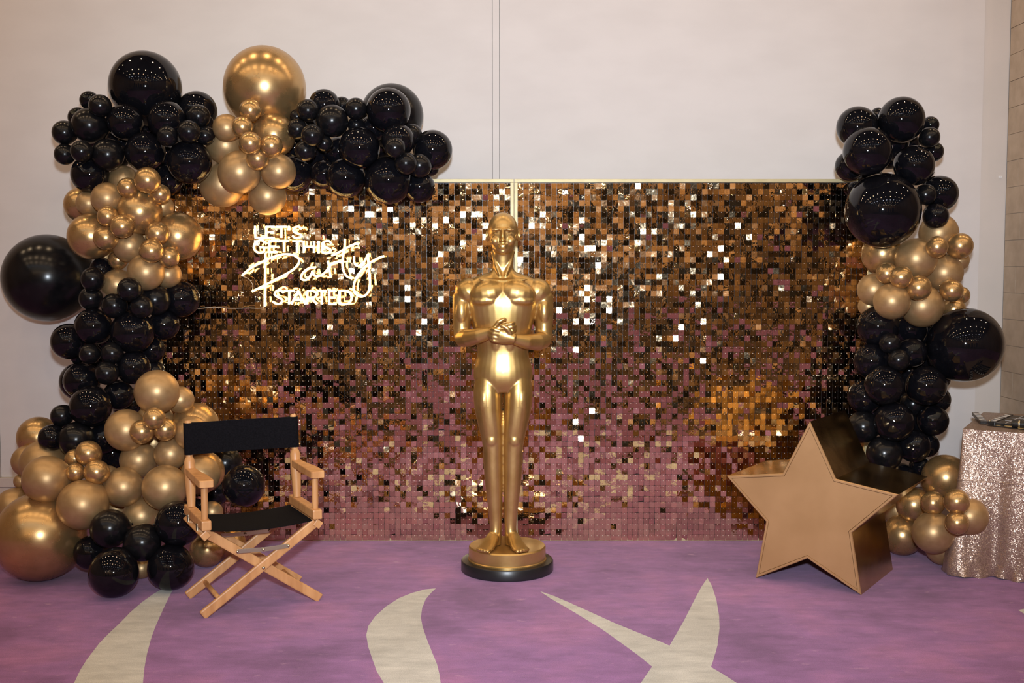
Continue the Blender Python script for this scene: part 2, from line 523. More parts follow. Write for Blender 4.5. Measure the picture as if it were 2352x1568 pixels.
for ry, col, pw in ((5.75, warm, 1.0), (3.55, warm, 1.0), (1.9, warm, 1.0), (0.1, cool, 0.75), (-1.9, warm, 0.6), (-4.6, warm, 1.2), (-7.6, warm, 3.0)):  # rearmost rows are added to brighten the unseen rear wall for reflections
    for k in range(-5, 6):
        x = k * 1.15 + 0.12
        if abs(x) > 6.5: continue
        t = bpy.data.objects.new('downlight', trim_me)
        COL.objects.link(t)
        t.location = (x, ry, CEIL_Z)
        t.parent = ceiling
        lamp('downlight_lamp', 'AREA', (x, ry, CEIL_Z - 0.015), DOWNLIGHT_POWER * pw, col, shape='DISK', size=0.10, spread=R_(180)).parent = ceiling

# ================================================================== sequin backdrop
PANEL_Y = 6.13
PIT = 0.0305
def sequin_panel(x0, x1, label, seed, skip):
    rnd = random.Random(seed)
    t = tag(empty('sequin_panel', ((x0 + x1) / 2, PANEL_Y, 0)), label, 'backdrop', 'gold sequin backdrop panels')
    def P(x, y, z): return Vector((x - (x0 + x1) / 2, y - PANEL_Y, z))
    top = 2.0
    fw = 0.019
    fr = [((x0, PANEL_Y - 0.012, top - fw), (x1, PANEL_Y + 0.028, top)),
          ((x0, PANEL_Y - 0.012, 0.0), (x0 + fw, PANEL_Y + 0.028, top - fw)),
          ((x1 - fw, PANEL_Y - 0.012, 0.0), (x1, PANEL_Y + 0.028, top - fw)),
          ((x0 + fw, PANEL_Y + 0.002, 0.0), (x1 - fw, PANEL_Y + 0.028, 0.014))]
    for lo, hi in fr:
        MB().box(P(*lo), P(*hi), None, 0.0015).build('frame_bar', M['frame_gold'], t)
    MB().box(P(x0 + fw, PANEL_Y + 0.010, 0.014), P(x1 - fw, PANEL_Y + 0.022, top - fw)).build('backing_sheet', M['backing'], t)
    nx = int((x1 - x0 - 2 * fw) / PIT)
    nz = int((top - fw - 0.004) / PIT)
    px_ = (x1 - x0 - 2 * fw) / nx
    pz_ = (top - fw - 0.006) / nz
    hw, hh, th = px_ * 0.485, pz_ * 0.49, 0.0003
    # one sequin: a thin plate with clipped corners, hung from its upper edge
    c = 0.0018
    outl = [(-hw + c, hh), (-hw, hh - c), (-hw, -hh + c), (-hw + c, -hh), (hw - c, -hh), (hw, -hh + c), (hw, hh - c), (hw - c, hh)]
    mb = MB().prism(outl, th * 2)
    sq_me = mb.mesh('sequin')
    sq_me.materials.append(M['sequin'])
    pin_prof = [(0.0017, 0.0), (0.0015, 0.0016), (0.0008, 0.0024)]
    rest = MB()
    pins = MB()
    cells = []
    mod_tilt = {}
    row_tilt = {}
    for iz in range(nz):
        for ix in range(nx):
            key = (ix // 10, iz // 10)
            if key not in mod_tilt: mod_tilt[key] = (rnd.gauss(0, 1.0), rnd.gauss(0, 1.0))
            if iz not in row_tilt: row_tilt[iz] = rnd.gauss(0, 0.6)
            a, b_ = mod_tilt[key]
            s = 5.5 if rnd.random() < 0.16 else 2.3
            pitch = R_(0.9 * a + row_tilt[iz] + rnd.gauss(0, s))
            yaw = R_(1.6 * b_ + rnd.gauss(0, 6.0))
            roll = R_(rnd.gauss(0, 1.3))
            x = x0 + fw + (ix + 0.5) * px_
            z = top - fw - 0.003 - (iz + 0.5) * pz_
            cells.append((x, z, pitch, yaw, roll, ix, iz))
    # the ones nearest the camera and in plain view are objects of their own
    order = sorted(range(len(cells)), key=lambda i: (skip(cells[i][0], cells[i][1]), (cells[i][0]) ** 2 + (cells[i][1] - CAM_H) ** 2))
    single = set(order[:300])
    for i, (x, z, pitch, yaw, roll, ix, iz) in enumerate(cells):
        hang = P(x, PANEL_Y - 0.002, z + hh * 0.7)
        Mx = Matrix.Translation(hang) @ Matrix.Rotation(yaw, 4, 'Z') @ Matrix.Rotation(pitch, 4, 'X') @ Matrix.Rotation(roll, 4, 'Y') @ Matrix.Translation((0, 0, -hh * 0.7))
        if i in single:
            o = bpy.data.objects.new('sequin', sq_me)
            COL.objects.link(o)
            o.parent = t
            o.matrix_local = Mx
        else:
            rest.add(mb.v, mb.f, False, Mx)
        pins.lathe(pin_prof, 6, Matrix.Translation(hang) @ Matrix.Rotation(PI / 2, 4, 'X'))
    tag(rest.build('sequin_field', M['sequin'], t), kind='stuff')
    tag(pins.build('sequin_pins', M['pin'], t), kind='stuff')
    return t
def hid_l(x, z): return 1 if (x > -0.36 and z < 1.85) or x < -1.25 or (x < -0.5 and 1.3 < z < 1.78) or (x < -0.3 and z > 1.8) else 0
def hid_r(x, z): return 1 if x < 0.22 and z < 1.85 else 0
sequin_panel(-1.952, 0.010, 'left gold sequin backdrop panel behind the neon sign and chair', 11, hid_l)
sequin_panel(0.012, 1.972, 'right gold sequin backdrop panel between statue and star', 12, hid_r)

# ================================================================== balloons
def balloon_mesh(n, m):
    prof = []
    for i in range(1, m):
        t = PI * i / m
        r, z = math.sin(t), math.cos(t)
        if z < -0.55:                                   # drawn out towards the neck
            k = (-z - 0.55) / 0.45
            z -= 0.10 * k * k
        prof.append((r, z))
    prof += [(0.045, -1.11), (0.038, -1.15)]
    prof = [(0.0005, 1.0)] + prof
    me_ = MB().lathe(list(reversed(prof)), n).mesh('balloon')
    return me_
def knot_mesh():
    me_ = MB().lathe([(0.02, -1.21), (0.062, -1.205), (0.066, -1.19), (0.04, -1.17), (0.052, -1.15), (0.05, -1.135), (0.03, -1.125)], 10).mesh('knot')
    return me_
fin = {'k': 'black_gloss', 'm': 'black_satin', 'c': 'gold_chrome', 's': 'gold_satin'}
bal_me, knot_me = {}, {}
for k, mn in fin.items():
    for big in (0, 1):
        me_ = balloon_mesh(*((64, 40) if big else (40, 26)))
        me_.materials.append(M[mn])
        bal_me[k, big] = me_
    kk = knot_mesh()
    kk.materials.append(M[mn])
    knot_me[k] = kk
BAL = [
    ('corner', -1.941, 5.973, 2.471, 0.1882, 'k'),
    ('corner', -2.218, 5.915, 2.392, 0.0496, 'k'),
    ('corner', -2.103, 5.755, 2.341, 0.0577, 'm'),
    ('corner', -2.277, 5.915, 2.303, 0.0542, 'k'),
    ('corner', -2.180, 5.809, 2.248, 0.0908, 'm'),
    ('corner', -2.314, 5.820, 2.213, 0.0629, 'm'),
    ('corner', -2.307, 5.800, 2.100, 0.0544, 'm'),
    ('corner', -2.177, 5.685, 2.103, 0.0549, 'm'),
    ('corner', -1.993, 5.800, 2.266, 0.0923, 'k'),
    ('corner', -2.075, 5.769, 2.095, 0.0825, 'm'),
    ('corner', -2.190, 5.823, 1.998, 0.0958, 'k'),
    ('corner', -1.893, 5.800, 2.112, 0.1020, 'k'),
    ('corner', -1.776, 5.800, 2.275, 0.0985, 'k'),
    ('corner', -1.685, 6.030, 2.355, 0.1047, 'k'),
    ('corner', -1.615, 5.800, 2.294, 0.0604, 'm'),
    ('corner', -1.741, 5.685, 2.179, 0.0521, 'm'),
    ('corner', -1.632, 5.685, 2.202, 0.0576, 'm'),
    ('corner', -1.581, 5.800, 2.196, 0.0493, 'm'),
    ('corner', -1.614, 5.915, 2.275, 0.0468, 'm'),
    ('corner', -1.665, 5.800, 2.061, 0.1133, 'k'),
    ('corner', -1.837, 5.991, 1.987, 0.0812, 'k'),
    ('corner', -1.854, 6.071, 2.101, 0.0763, 'k'),
    ('corner', -2.100, 6.047, 2.194, 0.0876, 'k'),
    ('archgold', -1.317, 6.010, 2.477, 0.2161, 'c'),
    ('archgold', -1.342, 5.780, 2.322, 0.0561, 'c'),
    ('archgold', -1.376, 5.745, 2.233, 0.0539, 'c'),
    ('archgold', -1.473, 5.811, 2.236, 0.0713, 's'),
    ('archgold', -1.512, 5.936, 2.160, 0.1014, 's'),
    ('archgold', -1.249, 5.895, 2.209, 0.1132, 'c'),
    ('archgold', -1.309, 5.626, 2.138, 0.0559, 'c'),
    ('archgold', -1.211, 5.665, 2.129, 0.0563, 'c'),
    ('archgold', -1.289, 5.696, 2.067, 0.0590, 'c'),
    ('archgold', -1.402, 5.780, 2.007, 0.1100, 's'),
    ('archgold', -1.202, 5.781, 2.011, 0.0896, 's'),
    ('archgold', -1.550, 6.000, 1.960, 0.1201, 's'),
    ('archgold', -1.286, 5.895, 1.891, 0.0985, 's'),
    ('archblack', -1.050, 5.800, 2.324, 0.0575, 'm'),
    ('archblack', -0.985, 5.915, 2.371, 0.0807, 'k'),
    ('archblack', -0.910, 6.030, 2.380, 0.0501, 'k'),
    ('archblack', -1.128, 5.915, 2.309, 0.0378, 'm'),
    ('archblack', -0.927, 5.800, 2.271, 0.0835, 'm'),
    ('archblack', -1.105, 5.800, 2.228, 0.0545, 'm'),
    ('archblack', -1.009, 5.685, 2.183, 0.0564, 'm'),
    ('archblack', -0.967, 5.800, 2.156, 0.0421, 'm'),
    ('archblack', -1.055, 5.742, 2.113, 0.0540, 'm'),
    ('archblack', -0.803, 5.800, 2.332, 0.0569, 'm'),
    ('archblack', -0.812, 5.870, 2.258, 0.0451, 'm'),
    ('archblack', -0.638, 5.824, 2.329, 0.1142, 'k'),
    ('archblack', -0.650, 6.099, 2.340, 0.1704, 'm'),
    ('archblack', -0.785, 5.787, 2.132, 0.1063, 'k'),
    ('archblack', -0.584, 5.769, 2.168, 0.0850, 'k'),
    ('archblack', -0.523, 5.870, 2.212, 0.0539, 'm'),
    ('archblack', -0.418, 5.927, 2.137, 0.1038, 'k'),
    ('archblack', -0.588, 5.651, 2.117, 0.0537, 'm'),
    ('archblack', -0.538, 5.695, 2.044, 0.0578, 'm'),
    ('archblack', -0.476, 5.782, 2.041, 0.0618, 'm'),
    ('archblack', -0.642, 5.829, 1.969, 0.1229, 'k'),
    ('archblack', -0.870, 5.871, 1.986, 0.1036, 'k'),
    ('archblack', -1.000, 5.973, 2.016, 0.0735, 'k'),
    ('archblack', -1.169, 6.027, 2.021, 0.0954, 'k'),
    ('archblack', -0.489, 5.928, 1.942, 0.0825, 'k'),
    ('archblack', -0.432, 6.030, 2.049, 0.0400, 'k'),
    ('archblack', -0.931, 6.030, 2.139, 0.0773, 'k'),
    ('archblack', -0.730, 5.930, 2.250, 0.0696, 'k'),
    ('bigleft', -2.588, 6.223, 1.461, 0.2423, 'm'),
    ('colgold', -1.820, 5.605, 1.952, 0.0646, 'c'),
    ('colgold', -1.937, 5.652, 1.919, 0.0504, 'c'),
    ('colgold', -1.789, 5.707, 1.889, 0.0509, 'c'),
    ('colgold', -2.040, 5.893, 1.975, 0.0770, 's'),
    ('colgold', -2.065, 5.720, 1.869, 0.0804, 's'),
    ('colgold', -2.284, 5.950, 1.851, 0.0923, 'c'),
    ('colgold', -2.203, 5.834, 1.850, 0.0650, 's'),
    ('colgold', -1.904, 5.730, 1.801, 0.1128, 'c'),
    ('colgold', -1.827, 5.858, 1.835, 0.0591, 's'),
    ('colgold', -1.743, 5.835, 1.679, 0.1254, 'c'),
    ('colgold', -2.178, 5.789, 1.678, 0.1190, 'c'),
    ('colgold', -2.035, 5.639, 1.774, 0.0520, 'c'),
    ('colgold', -1.951, 5.605, 1.722, 0.0587, 'c'),
    ('colgold', -2.055, 5.662, 1.667, 0.0621, 'c'),
    ('colgold', -1.968, 5.755, 1.627, 0.0850, 's'),
    ('colgold', -1.795, 5.667, 1.689, 0.0594, 'c'),
    ('colgold', -1.809, 5.609, 1.600, 0.0600, 'c'),
    ('colgold', -1.743, 5.680, 1.570, 0.0536, 'c'),
    ('colgold', -2.057, 5.835, 1.557, 0.0511, 'c'),
    ('colgold', -1.869, 5.700, 1.493, 0.0932, 's'),
    ('colgold', -1.796, 5.825, 1.480, 0.0703, 's'),
    ('colgold', -2.061, 5.821, 1.428, 0.0805, 's'),
    ('colblack', -1.916, 5.589, 1.408, 0.0599, 'm'),
    ('colblack', -2.141, 5.700, 1.457, 0.0610, 'm'),
    ('colblack', -2.154, 5.858, 1.508, 0.0627, 'k'),
    ('colblack', -2.168, 5.739, 1.358, 0.0615, 'm'),
    ('colblack', -2.020, 5.662, 1.324, 0.0646, 'm'),
    ('colblack', -1.869, 5.622, 1.319, 0.0581, 'm'),
    ('colblack', -1.843, 5.756, 1.350, 0.0797, 'm'),
    ('colblack', -1.742, 5.875, 1.352, 0.0945, 'k'),
    ('colblack', -1.824, 5.835, 1.218, 0.0797, 'k'),
    ('colblack', -2.151, 5.720, 1.215, 0.0949, 'k'),
    ('colblack', -1.942, 5.698, 1.189, 0.1101, 'k'),
    ('colblack', -2.300, 5.777, 1.135, 0.0931, 'k'),
    ('colblack', -2.142, 5.639, 1.080, 0.0524, 'm'),
    ('colblack', -2.028, 5.637, 1.083, 0.0568, 'm'),
    ('colblack', -1.942, 5.697, 1.006, 0.0864, 'k'),
    ('colblack', -2.044, 5.604, 0.985, 0.0592, 'm'),
    ('colblack', -1.909, 5.886, 1.084, 0.0719, 'k'),
    ('colblack', -2.217, 5.720, 0.935, 0.0924, 'k'),
    ('colblack', -2.301, 5.893, 0.915, 0.0992, 'k'),
    ('colblack', -2.029, 5.720, 0.861, 0.0773, 'k'),
    ('colblack', -2.116, 5.565, 0.821, 0.1037, 'k'),
    ('colblack', -2.270, 5.587, 0.770, 0.0564, 'm'),
    ('colblack', -2.307, 5.544, 0.665, 0.0664, 'k'),
    ('colblack', -2.177, 5.524, 0.660, 0.0868, 'm'),
    ('colblack', -2.081, 5.640, 0.651, 0.0831, 'k'),
    ('colblack', -1.908, 5.901, 0.962, 0.0647, 'k'),
    ('colblack', -2.306, 5.893, 1.041, 0.0346, 'k'),
    ('colblack', -2.152, 5.950, 1.133, 0.0697, 'k'),
    ('footgold', -1.739, 5.432, 0.909, 0.1080, 's'),
    ('footgold', -1.661, 5.554, 0.856, 0.0675, 's'),
    ('footgold', -1.609, 5.622, 0.710, 0.1221, 'c'),
    ('footgold', -1.796, 5.573, 0.749, 0.0919, 's'),
    ('footgold', -1.894, 5.432, 0.721, 0.1024, 's'),
    ('footgold', -1.712, 5.300, 0.796, 0.0525, 'c'),
    ('footgold', -1.784, 5.335, 0.727, 0.0581, 'c'),
    ('footgold', -1.682, 5.366, 0.733, 0.0553, 'c'),
    ('footgold', -1.574, 5.441, 0.704, 0.0844, 's'),
    ('footgold', -2.488, 5.810, 0.628, 0.1084, 'c'),
    ('footgold', -2.366, 5.580, 0.530, 0.1171, 's'),
    ('footgold', -2.492, 5.686, 0.524, 0.0816, 's'),
    ('footgold', -2.239, 5.308, 0.501, 0.1128, 's'),
    ('footgold', -2.050, 5.347, 0.620, 0.0620, 'c'),
    ('footgold', -2.152, 5.439, 0.578, 0.0481, 'c'),
    ('footgold', -2.100, 5.313, 0.533, 0.0458, 'c'),
    ('footgold', -1.995, 5.302, 0.536, 0.0598, 'c'),
    ('footgold', -2.004, 5.483, 0.491, 0.0455, 's'),
    ('footgold', -1.893, 5.375, 0.449, 0.0951, 's'),
    ('footgold', -1.856, 5.492, 0.562, 0.0922, 's'),
    ('footgold', -1.684, 5.450, 0.599, 0.0800, 's'),
    ('footgold', -1.677, 5.331, 0.456, 0.1085, 's'),
    ('footgold', -2.055, 5.274, 0.383, 0.1191, 's'),
    ('footgold', -2.292, 5.343, 0.214, 0.2141, 'c'),
    ('footgold', -2.535, 5.625, 0.293, 0.1028, 's'),
    ('footgold', -2.525, 5.679, 0.420, 0.0389, 's'),
    ('footgold', -1.823, 5.415, 0.297, 0.0912, 's'),
    ('footgold', -1.812, 5.370, 0.049, 0.0507, 's'),
    ('footgold', -1.548, 5.581, 0.087, 0.0867, 'c'),
    ('footgold', -1.463, 5.690, 0.087, 0.0871, 'c'),
    ('footgold', -1.565, 5.603, 0.483, 0.1053, 'c'),
    ('footgold', -1.535, 5.436, 0.498, 0.0961, 's'),
    ('footgold', -1.499, 5.506, 0.298, 0.0537, 's'),
    ('footgold', -2.073, 5.576, 0.416, 0.0339, 's'),
    ('footblack', -1.905, 5.214, 0.282, 0.0914, 'm'),
    ('footblack', -1.741, 5.176, 0.223, 0.0873, 'm'),
    ('footblack', -1.584, 5.224, 0.304, 0.1089, 'k'),
    ('footblack', -1.835, 5.056, 0.112, 0.1119, 'k'),
    ('footblack', -1.609, 5.176, 0.107, 0.1072, 'k'),
    ('footblack', -2.023, 5.284, 0.150, 0.0821, 'k'),
    ('footblack', -1.329, 5.469, 0.437, 0.1040, 'k'),
    ('footblack', -1.495, 5.755, 0.500, 0.0890, 'm'),
    ('footblack', -1.529, 5.688, 0.360, 0.0692, 'k'),
    ('footblack', -2.079, 5.754, 0.553, 0.0953, 'k'),
    ('footblack', -1.600, 5.547, 0.292, 0.0676, 'k'),
    ('rtop', 1.806, 5.889, 2.251, 0.1068, 'k'),
    ('rtop', 1.956, 6.022, 2.331, 0.0398, 'k'),
    ('rtop', 2.023, 5.850, 2.284, 0.1181, 'k'),
    ('rtop', 2.216, 5.965, 2.271, 0.0458, 'k'),
    ('rtop', 2.171, 5.850, 2.193, 0.0531, 'm'),
    ('rtop', 2.236, 5.965, 2.131, 0.0535, 'k'),
    ('rtop', 1.816, 5.740, 2.109, 0.1233, 'k'),
    ('rtop', 2.086, 5.827, 2.045, 0.1034, 'k'),
    ('rtop', 1.795, 5.965, 2.056, 0.0791, 'k'),
    ('rtop', 2.225, 6.022, 2.034, 0.0387, 'k'),
    ('rtop', 1.916, 5.792, 1.811, 0.1917, 'k'),
    ('rtop', 2.275, 5.965, 1.909, 0.0958, 'k'),
    ('rtop', 2.158, 5.850, 1.897, 0.0551, 'm'),
    ('rtop', 2.213, 5.850, 1.786, 0.0665, 'k'),
    ('rtop', 1.857, 6.080, 1.945, 0.0404, 'k'),
    ('rtop', 2.041, 6.022, 2.183, 0.0836, 'k'),
    ('rgold', 2.274, 5.965, 1.702, 0.1024, 's'),
    ('rgold', 2.180, 5.737, 1.623, 0.0555, 'c'),
    ('rgold', 2.343, 5.849, 1.631, 0.0672, 'c'),
    ('rgold', 1.986, 5.994, 1.591, 0.1104, 'c'),
    ('rgold', 2.114, 5.850, 1.563, 0.1078, 's'),
    ('rgold', 2.288, 5.914, 1.491, 0.0982, 's'),
    ('rgold', 1.950, 5.809, 1.487, 0.0554, 'c'),
    ('rgold', 1.993, 5.720, 1.468, 0.0575, 'c'),
    ('rgold', 2.089, 5.735, 1.413, 0.0653, 'c'),
    ('rgold', 1.916, 5.913, 1.402, 0.0849, 's'),
    ('rgold', 1.967, 5.772, 1.343, 0.0936, 's'),
    ('rgold', 2.162, 5.873, 1.315, 0.1115, 's'),
    ('rgold', 2.290, 5.809, 1.398, 0.0584, 'c'),
    ('rgold', 2.423, 6.015, 1.370, 0.0463, 'c'),
    ('rgold', 2.373, 5.985, 1.293, 0.0627, 'c'),
    ('rgold', 1.919, 6.000, 1.311, 0.0554, 's'),
    ('rgold', 2.409, 6.022, 1.556, 0.0543, 's'),
    ('rblack', 2.383, 5.845, 1.114, 0.1933, 'k'),
    ('rblack', 1.935, 5.886, 1.206, 0.1089, 'k'),
    ('rblack', 1.954, 5.753, 1.126, 0.0533, 'm'),
    ('rblack', 2.107, 5.857, 1.072, 0.0784, 'k'),
    ('rblack', 1.986, 5.710, 1.043, 0.0565, 'm'),
    ('rblack', 1.896, 5.856, 1.026, 0.0935, 'k'),
    ('rblack', 1.922, 5.727, 0.911, 0.1016, 'k'),
    ('rblack', 2.153, 5.765, 0.905, 0.1023, 'k'),
    ('rblack', 1.867, 5.871, 0.835, 0.0897, 'k'),
    ('rblack', 2.269, 5.915, 0.816, 0.0702, 'k'),
    ('rblack', 2.310, 5.973, 0.917, 0.0480, 'k'),
    ('rblack', 2.138, 5.910, 0.792, 0.0671, 'm'),
    ('rblack', 2.146, 6.007, 1.185, 0.0926, 'k'),
    ('rblack', 1.978, 5.733, 0.722, 0.1035, 'k'),
    ('rblack', 1.852, 5.837, 0.680, 0.0846, 'm'),
    ('rblack', 2.217, 5.835, 0.715, 0.0818, 'k'),
    ('rblack', 1.946, 5.777, 0.548, 0.0921, 'm'),
    ('rblack', 2.107, 5.800, 0.584, 0.0856, 'k'),
    ('rblack', 2.214, 5.906, 0.574, 0.0667, 'k'),
    ('rblack', 2.074, 5.857, 0.418, 0.0614, 'k'),
    ('rblack', 2.185, 5.915, 0.452, 0.0578, 'k'),
    ('rblack', 2.193, 5.979, 0.688, 0.0852, 'k'),
    ('rblack', 1.982, 5.973, 0.765, 0.0709, 'k'),
    ('rfoot', 2.270, 5.777, 0.419, 0.1219, 'c'),
    ('rfoot', 2.093, 5.481, 0.348, 0.0589, 'c'),
    ('rfoot', 2.126, 5.270, 0.400, 0.0604, 'c'),
    ('rfoot', 2.122, 5.250, 0.302, 0.0558, 'c'),
    ('rfoot', 2.228, 5.360, 0.309, 0.0877, 's'),
    ('rfoot', 2.106, 5.777, 0.277, 0.0897, 'c'),
    ('rfoot', 2.064, 5.820, 0.104, 0.1044, 'c'),
    ('rfoot', 2.095, 5.472, 0.202, 0.1027, 's'),
    ('rfoot', 2.208, 5.615, 0.097, 0.0974, 's'),
    ('corner', -2.003, 6.145, 2.287, 0.0930, 'k'),
    ('corner', -2.183, 6.207, 2.148, 0.0842, 'k'),
    ('corner', -1.888, 6.189, 2.179, 0.0888, 'k'),
    ('corner', -2.232, 6.098, 2.216, 0.0729, 'k'),
    ('archblack', -1.073, 6.127, 2.139, 0.0929, 'k'),
    ('archblack', -1.197, 6.183, 2.174, 0.0641, 'k'),
    ('archblack', -0.737, 6.259, 2.206, 0.0848, 'k'),
    ('archblack', -0.822, 6.059, 2.039, 0.0726, 'k'),
    ('archblack', -1.131, 6.145, 2.299, 0.0636, 'k'),
    ('colgold', -2.178, 5.973, 1.579, 0.0623, 's'),
    ('colgold', -1.963, 5.973, 1.699, 0.0862, 's'),
    ('colblack', -2.075, 5.996, 1.329, 0.0820, 'k'),
    ('colblack', -2.250, 6.019, 1.022, 0.0826, 'k'),
    ('colblack', -2.073, 5.996, 0.776, 0.0873, 'k'),
    ('footgold', -1.850, 5.703, 0.617, 0.0879, 's'),
    ('footgold', -2.015, 5.615, 0.298, 0.0823, 's'),
    ('rtop', 2.103, 6.228, 2.150, 0.0845, 'k'),
    ('rtop', 2.151, 6.113, 2.190, 0.0634, 'k'),
    ('rtop', 1.931, 6.057, 2.002, 0.0629, 'k'),
    ('rblack', 2.189, 6.122, 0.949, 0.0939, 'k'),
    ('rblack', 2.259, 6.032, 1.038, 0.0681, 'k'),
    ('rblack', 2.264, 6.099, 1.171, 0.0737, 'k'),
    ('rblack', 2.133, 6.076, 0.810, 0.0786, 'k'),
    ('rfoot', 2.081, 5.943, 0.216, 0.0822, 's'),
]
PLACE = dict(corner='cluster at the left garland top corner', archgold='cluster midway along the left garland top', archblack='cluster at the left garland right end',
             bigleft='bulging from the far left edge', colgold='cluster left of the neon sign', colblack='cluster midway down the left column',
             footgold='cluster at the left column foot', footblack='cluster on the carpet beside the chair', rtop='cluster topping the right column',
             rgold='cluster midway down the right column', rblack='cluster behind and above the star', rfoot='cluster beside the sequin tablecloth')
GROUP = dict(corner='black balloons of the left garland', archblack='black balloons of the left garland', bigleft='black balloons of the left garland', colblack='black balloons of the left garland',
             footblack='black balloons of the left garland', archgold='gold balloons of the left garland', colgold='gold balloons of the left garland', footgold='gold balloons of the left garland',
             rtop='black balloons of the right garland', rblack='black balloons of the right garland', rgold='gold balloons of the right garland', rfoot='gold balloons of the right garland')
ORD = ['leftmost', 'second', 'third', 'fourth', 'fifth', 'sixth', 'seventh', 'eighth', 'ninth', 'tenth', 'eleventh', 'twelfth', 'thirteenth', 'fourteenth', 'fifteenth',
       'sixteenth', 'seventeenth', 'eighteenth', 'nineteenth', 'twentieth', 'twenty-first', 'twenty-second']
def size_word(r): return 'giant' if r > 0.17 else 'large' if r > 0.098 else 'medium' if r > 0.069 else 'small'
rank = {}
for i, b in enumerate(BAL):
    rank.setdefault((b[0], size_word(b[4])), []).append(i)
cent = {}
for b in BAL:
    cent.setdefault(b[0], []).append(Vector(b[1:4]))
cent = {k: sum(v, Vector()) / len(v) for k, v in cent.items()}
lab = {}
for (c, s), ids in rank.items():
    ids.sort(key=lambda i: BAL[i][1] / BAL[i][2])
    colr = 'gold' if 'gold' in c or c == 'rfoot' else 'black'
    for k, i in enumerate(ids):
        if len(ids) == 1:
            lab[i] = f'{s} {colr} balloon {"in the " if c != "bigleft" else ""}{PLACE[c]}'
        elif k == 0 or k == len(ids) - 1:
            lab[i] = f'{"leftmost" if k == 0 else "rightmost"} {s} {colr} balloon in the {PLACE[c]}'
        else:
            lab[i] = f'{s} {colr} balloon, {ORD[k]} from left of its size, {PLACE[c]}'
for i, (c, x, y, z, r, f) in enumerate(BAL):
    o = bpy.data.objects.new('balloon', bal_me[f, 1 if r > 0.085 else 0])
    COL.objects.link(o)
    o.location = (x, y, z)
    o.scale = (r, r, r)
    d = cent[c] - Vector((x, y, z))
    if c == 'bigleft': d = Vector((1, 0.1, 0))
    d.y = 0
    if d.length < 0.02: d = Vector((0.3, 0, 1))
    d.normalize()
    d.y = 0.8 if y + r * 1.3 < 6.08 else 0.15
    if z - r < 0.03: d = Vector((d.x * 0.3, 0.7, 0.9))
    q = (-d).to_track_quat('Z', 'Y')
    o.rotation_mode = 'QUATERNION'
    o.rotation_quaternion = q
    tag(o, lab[i], 'balloon', GROUP[c])
    kn = bpy.data.objects.new('knot', knot_me[f])
    COL.objects.link(kn)
    kn.parent = o

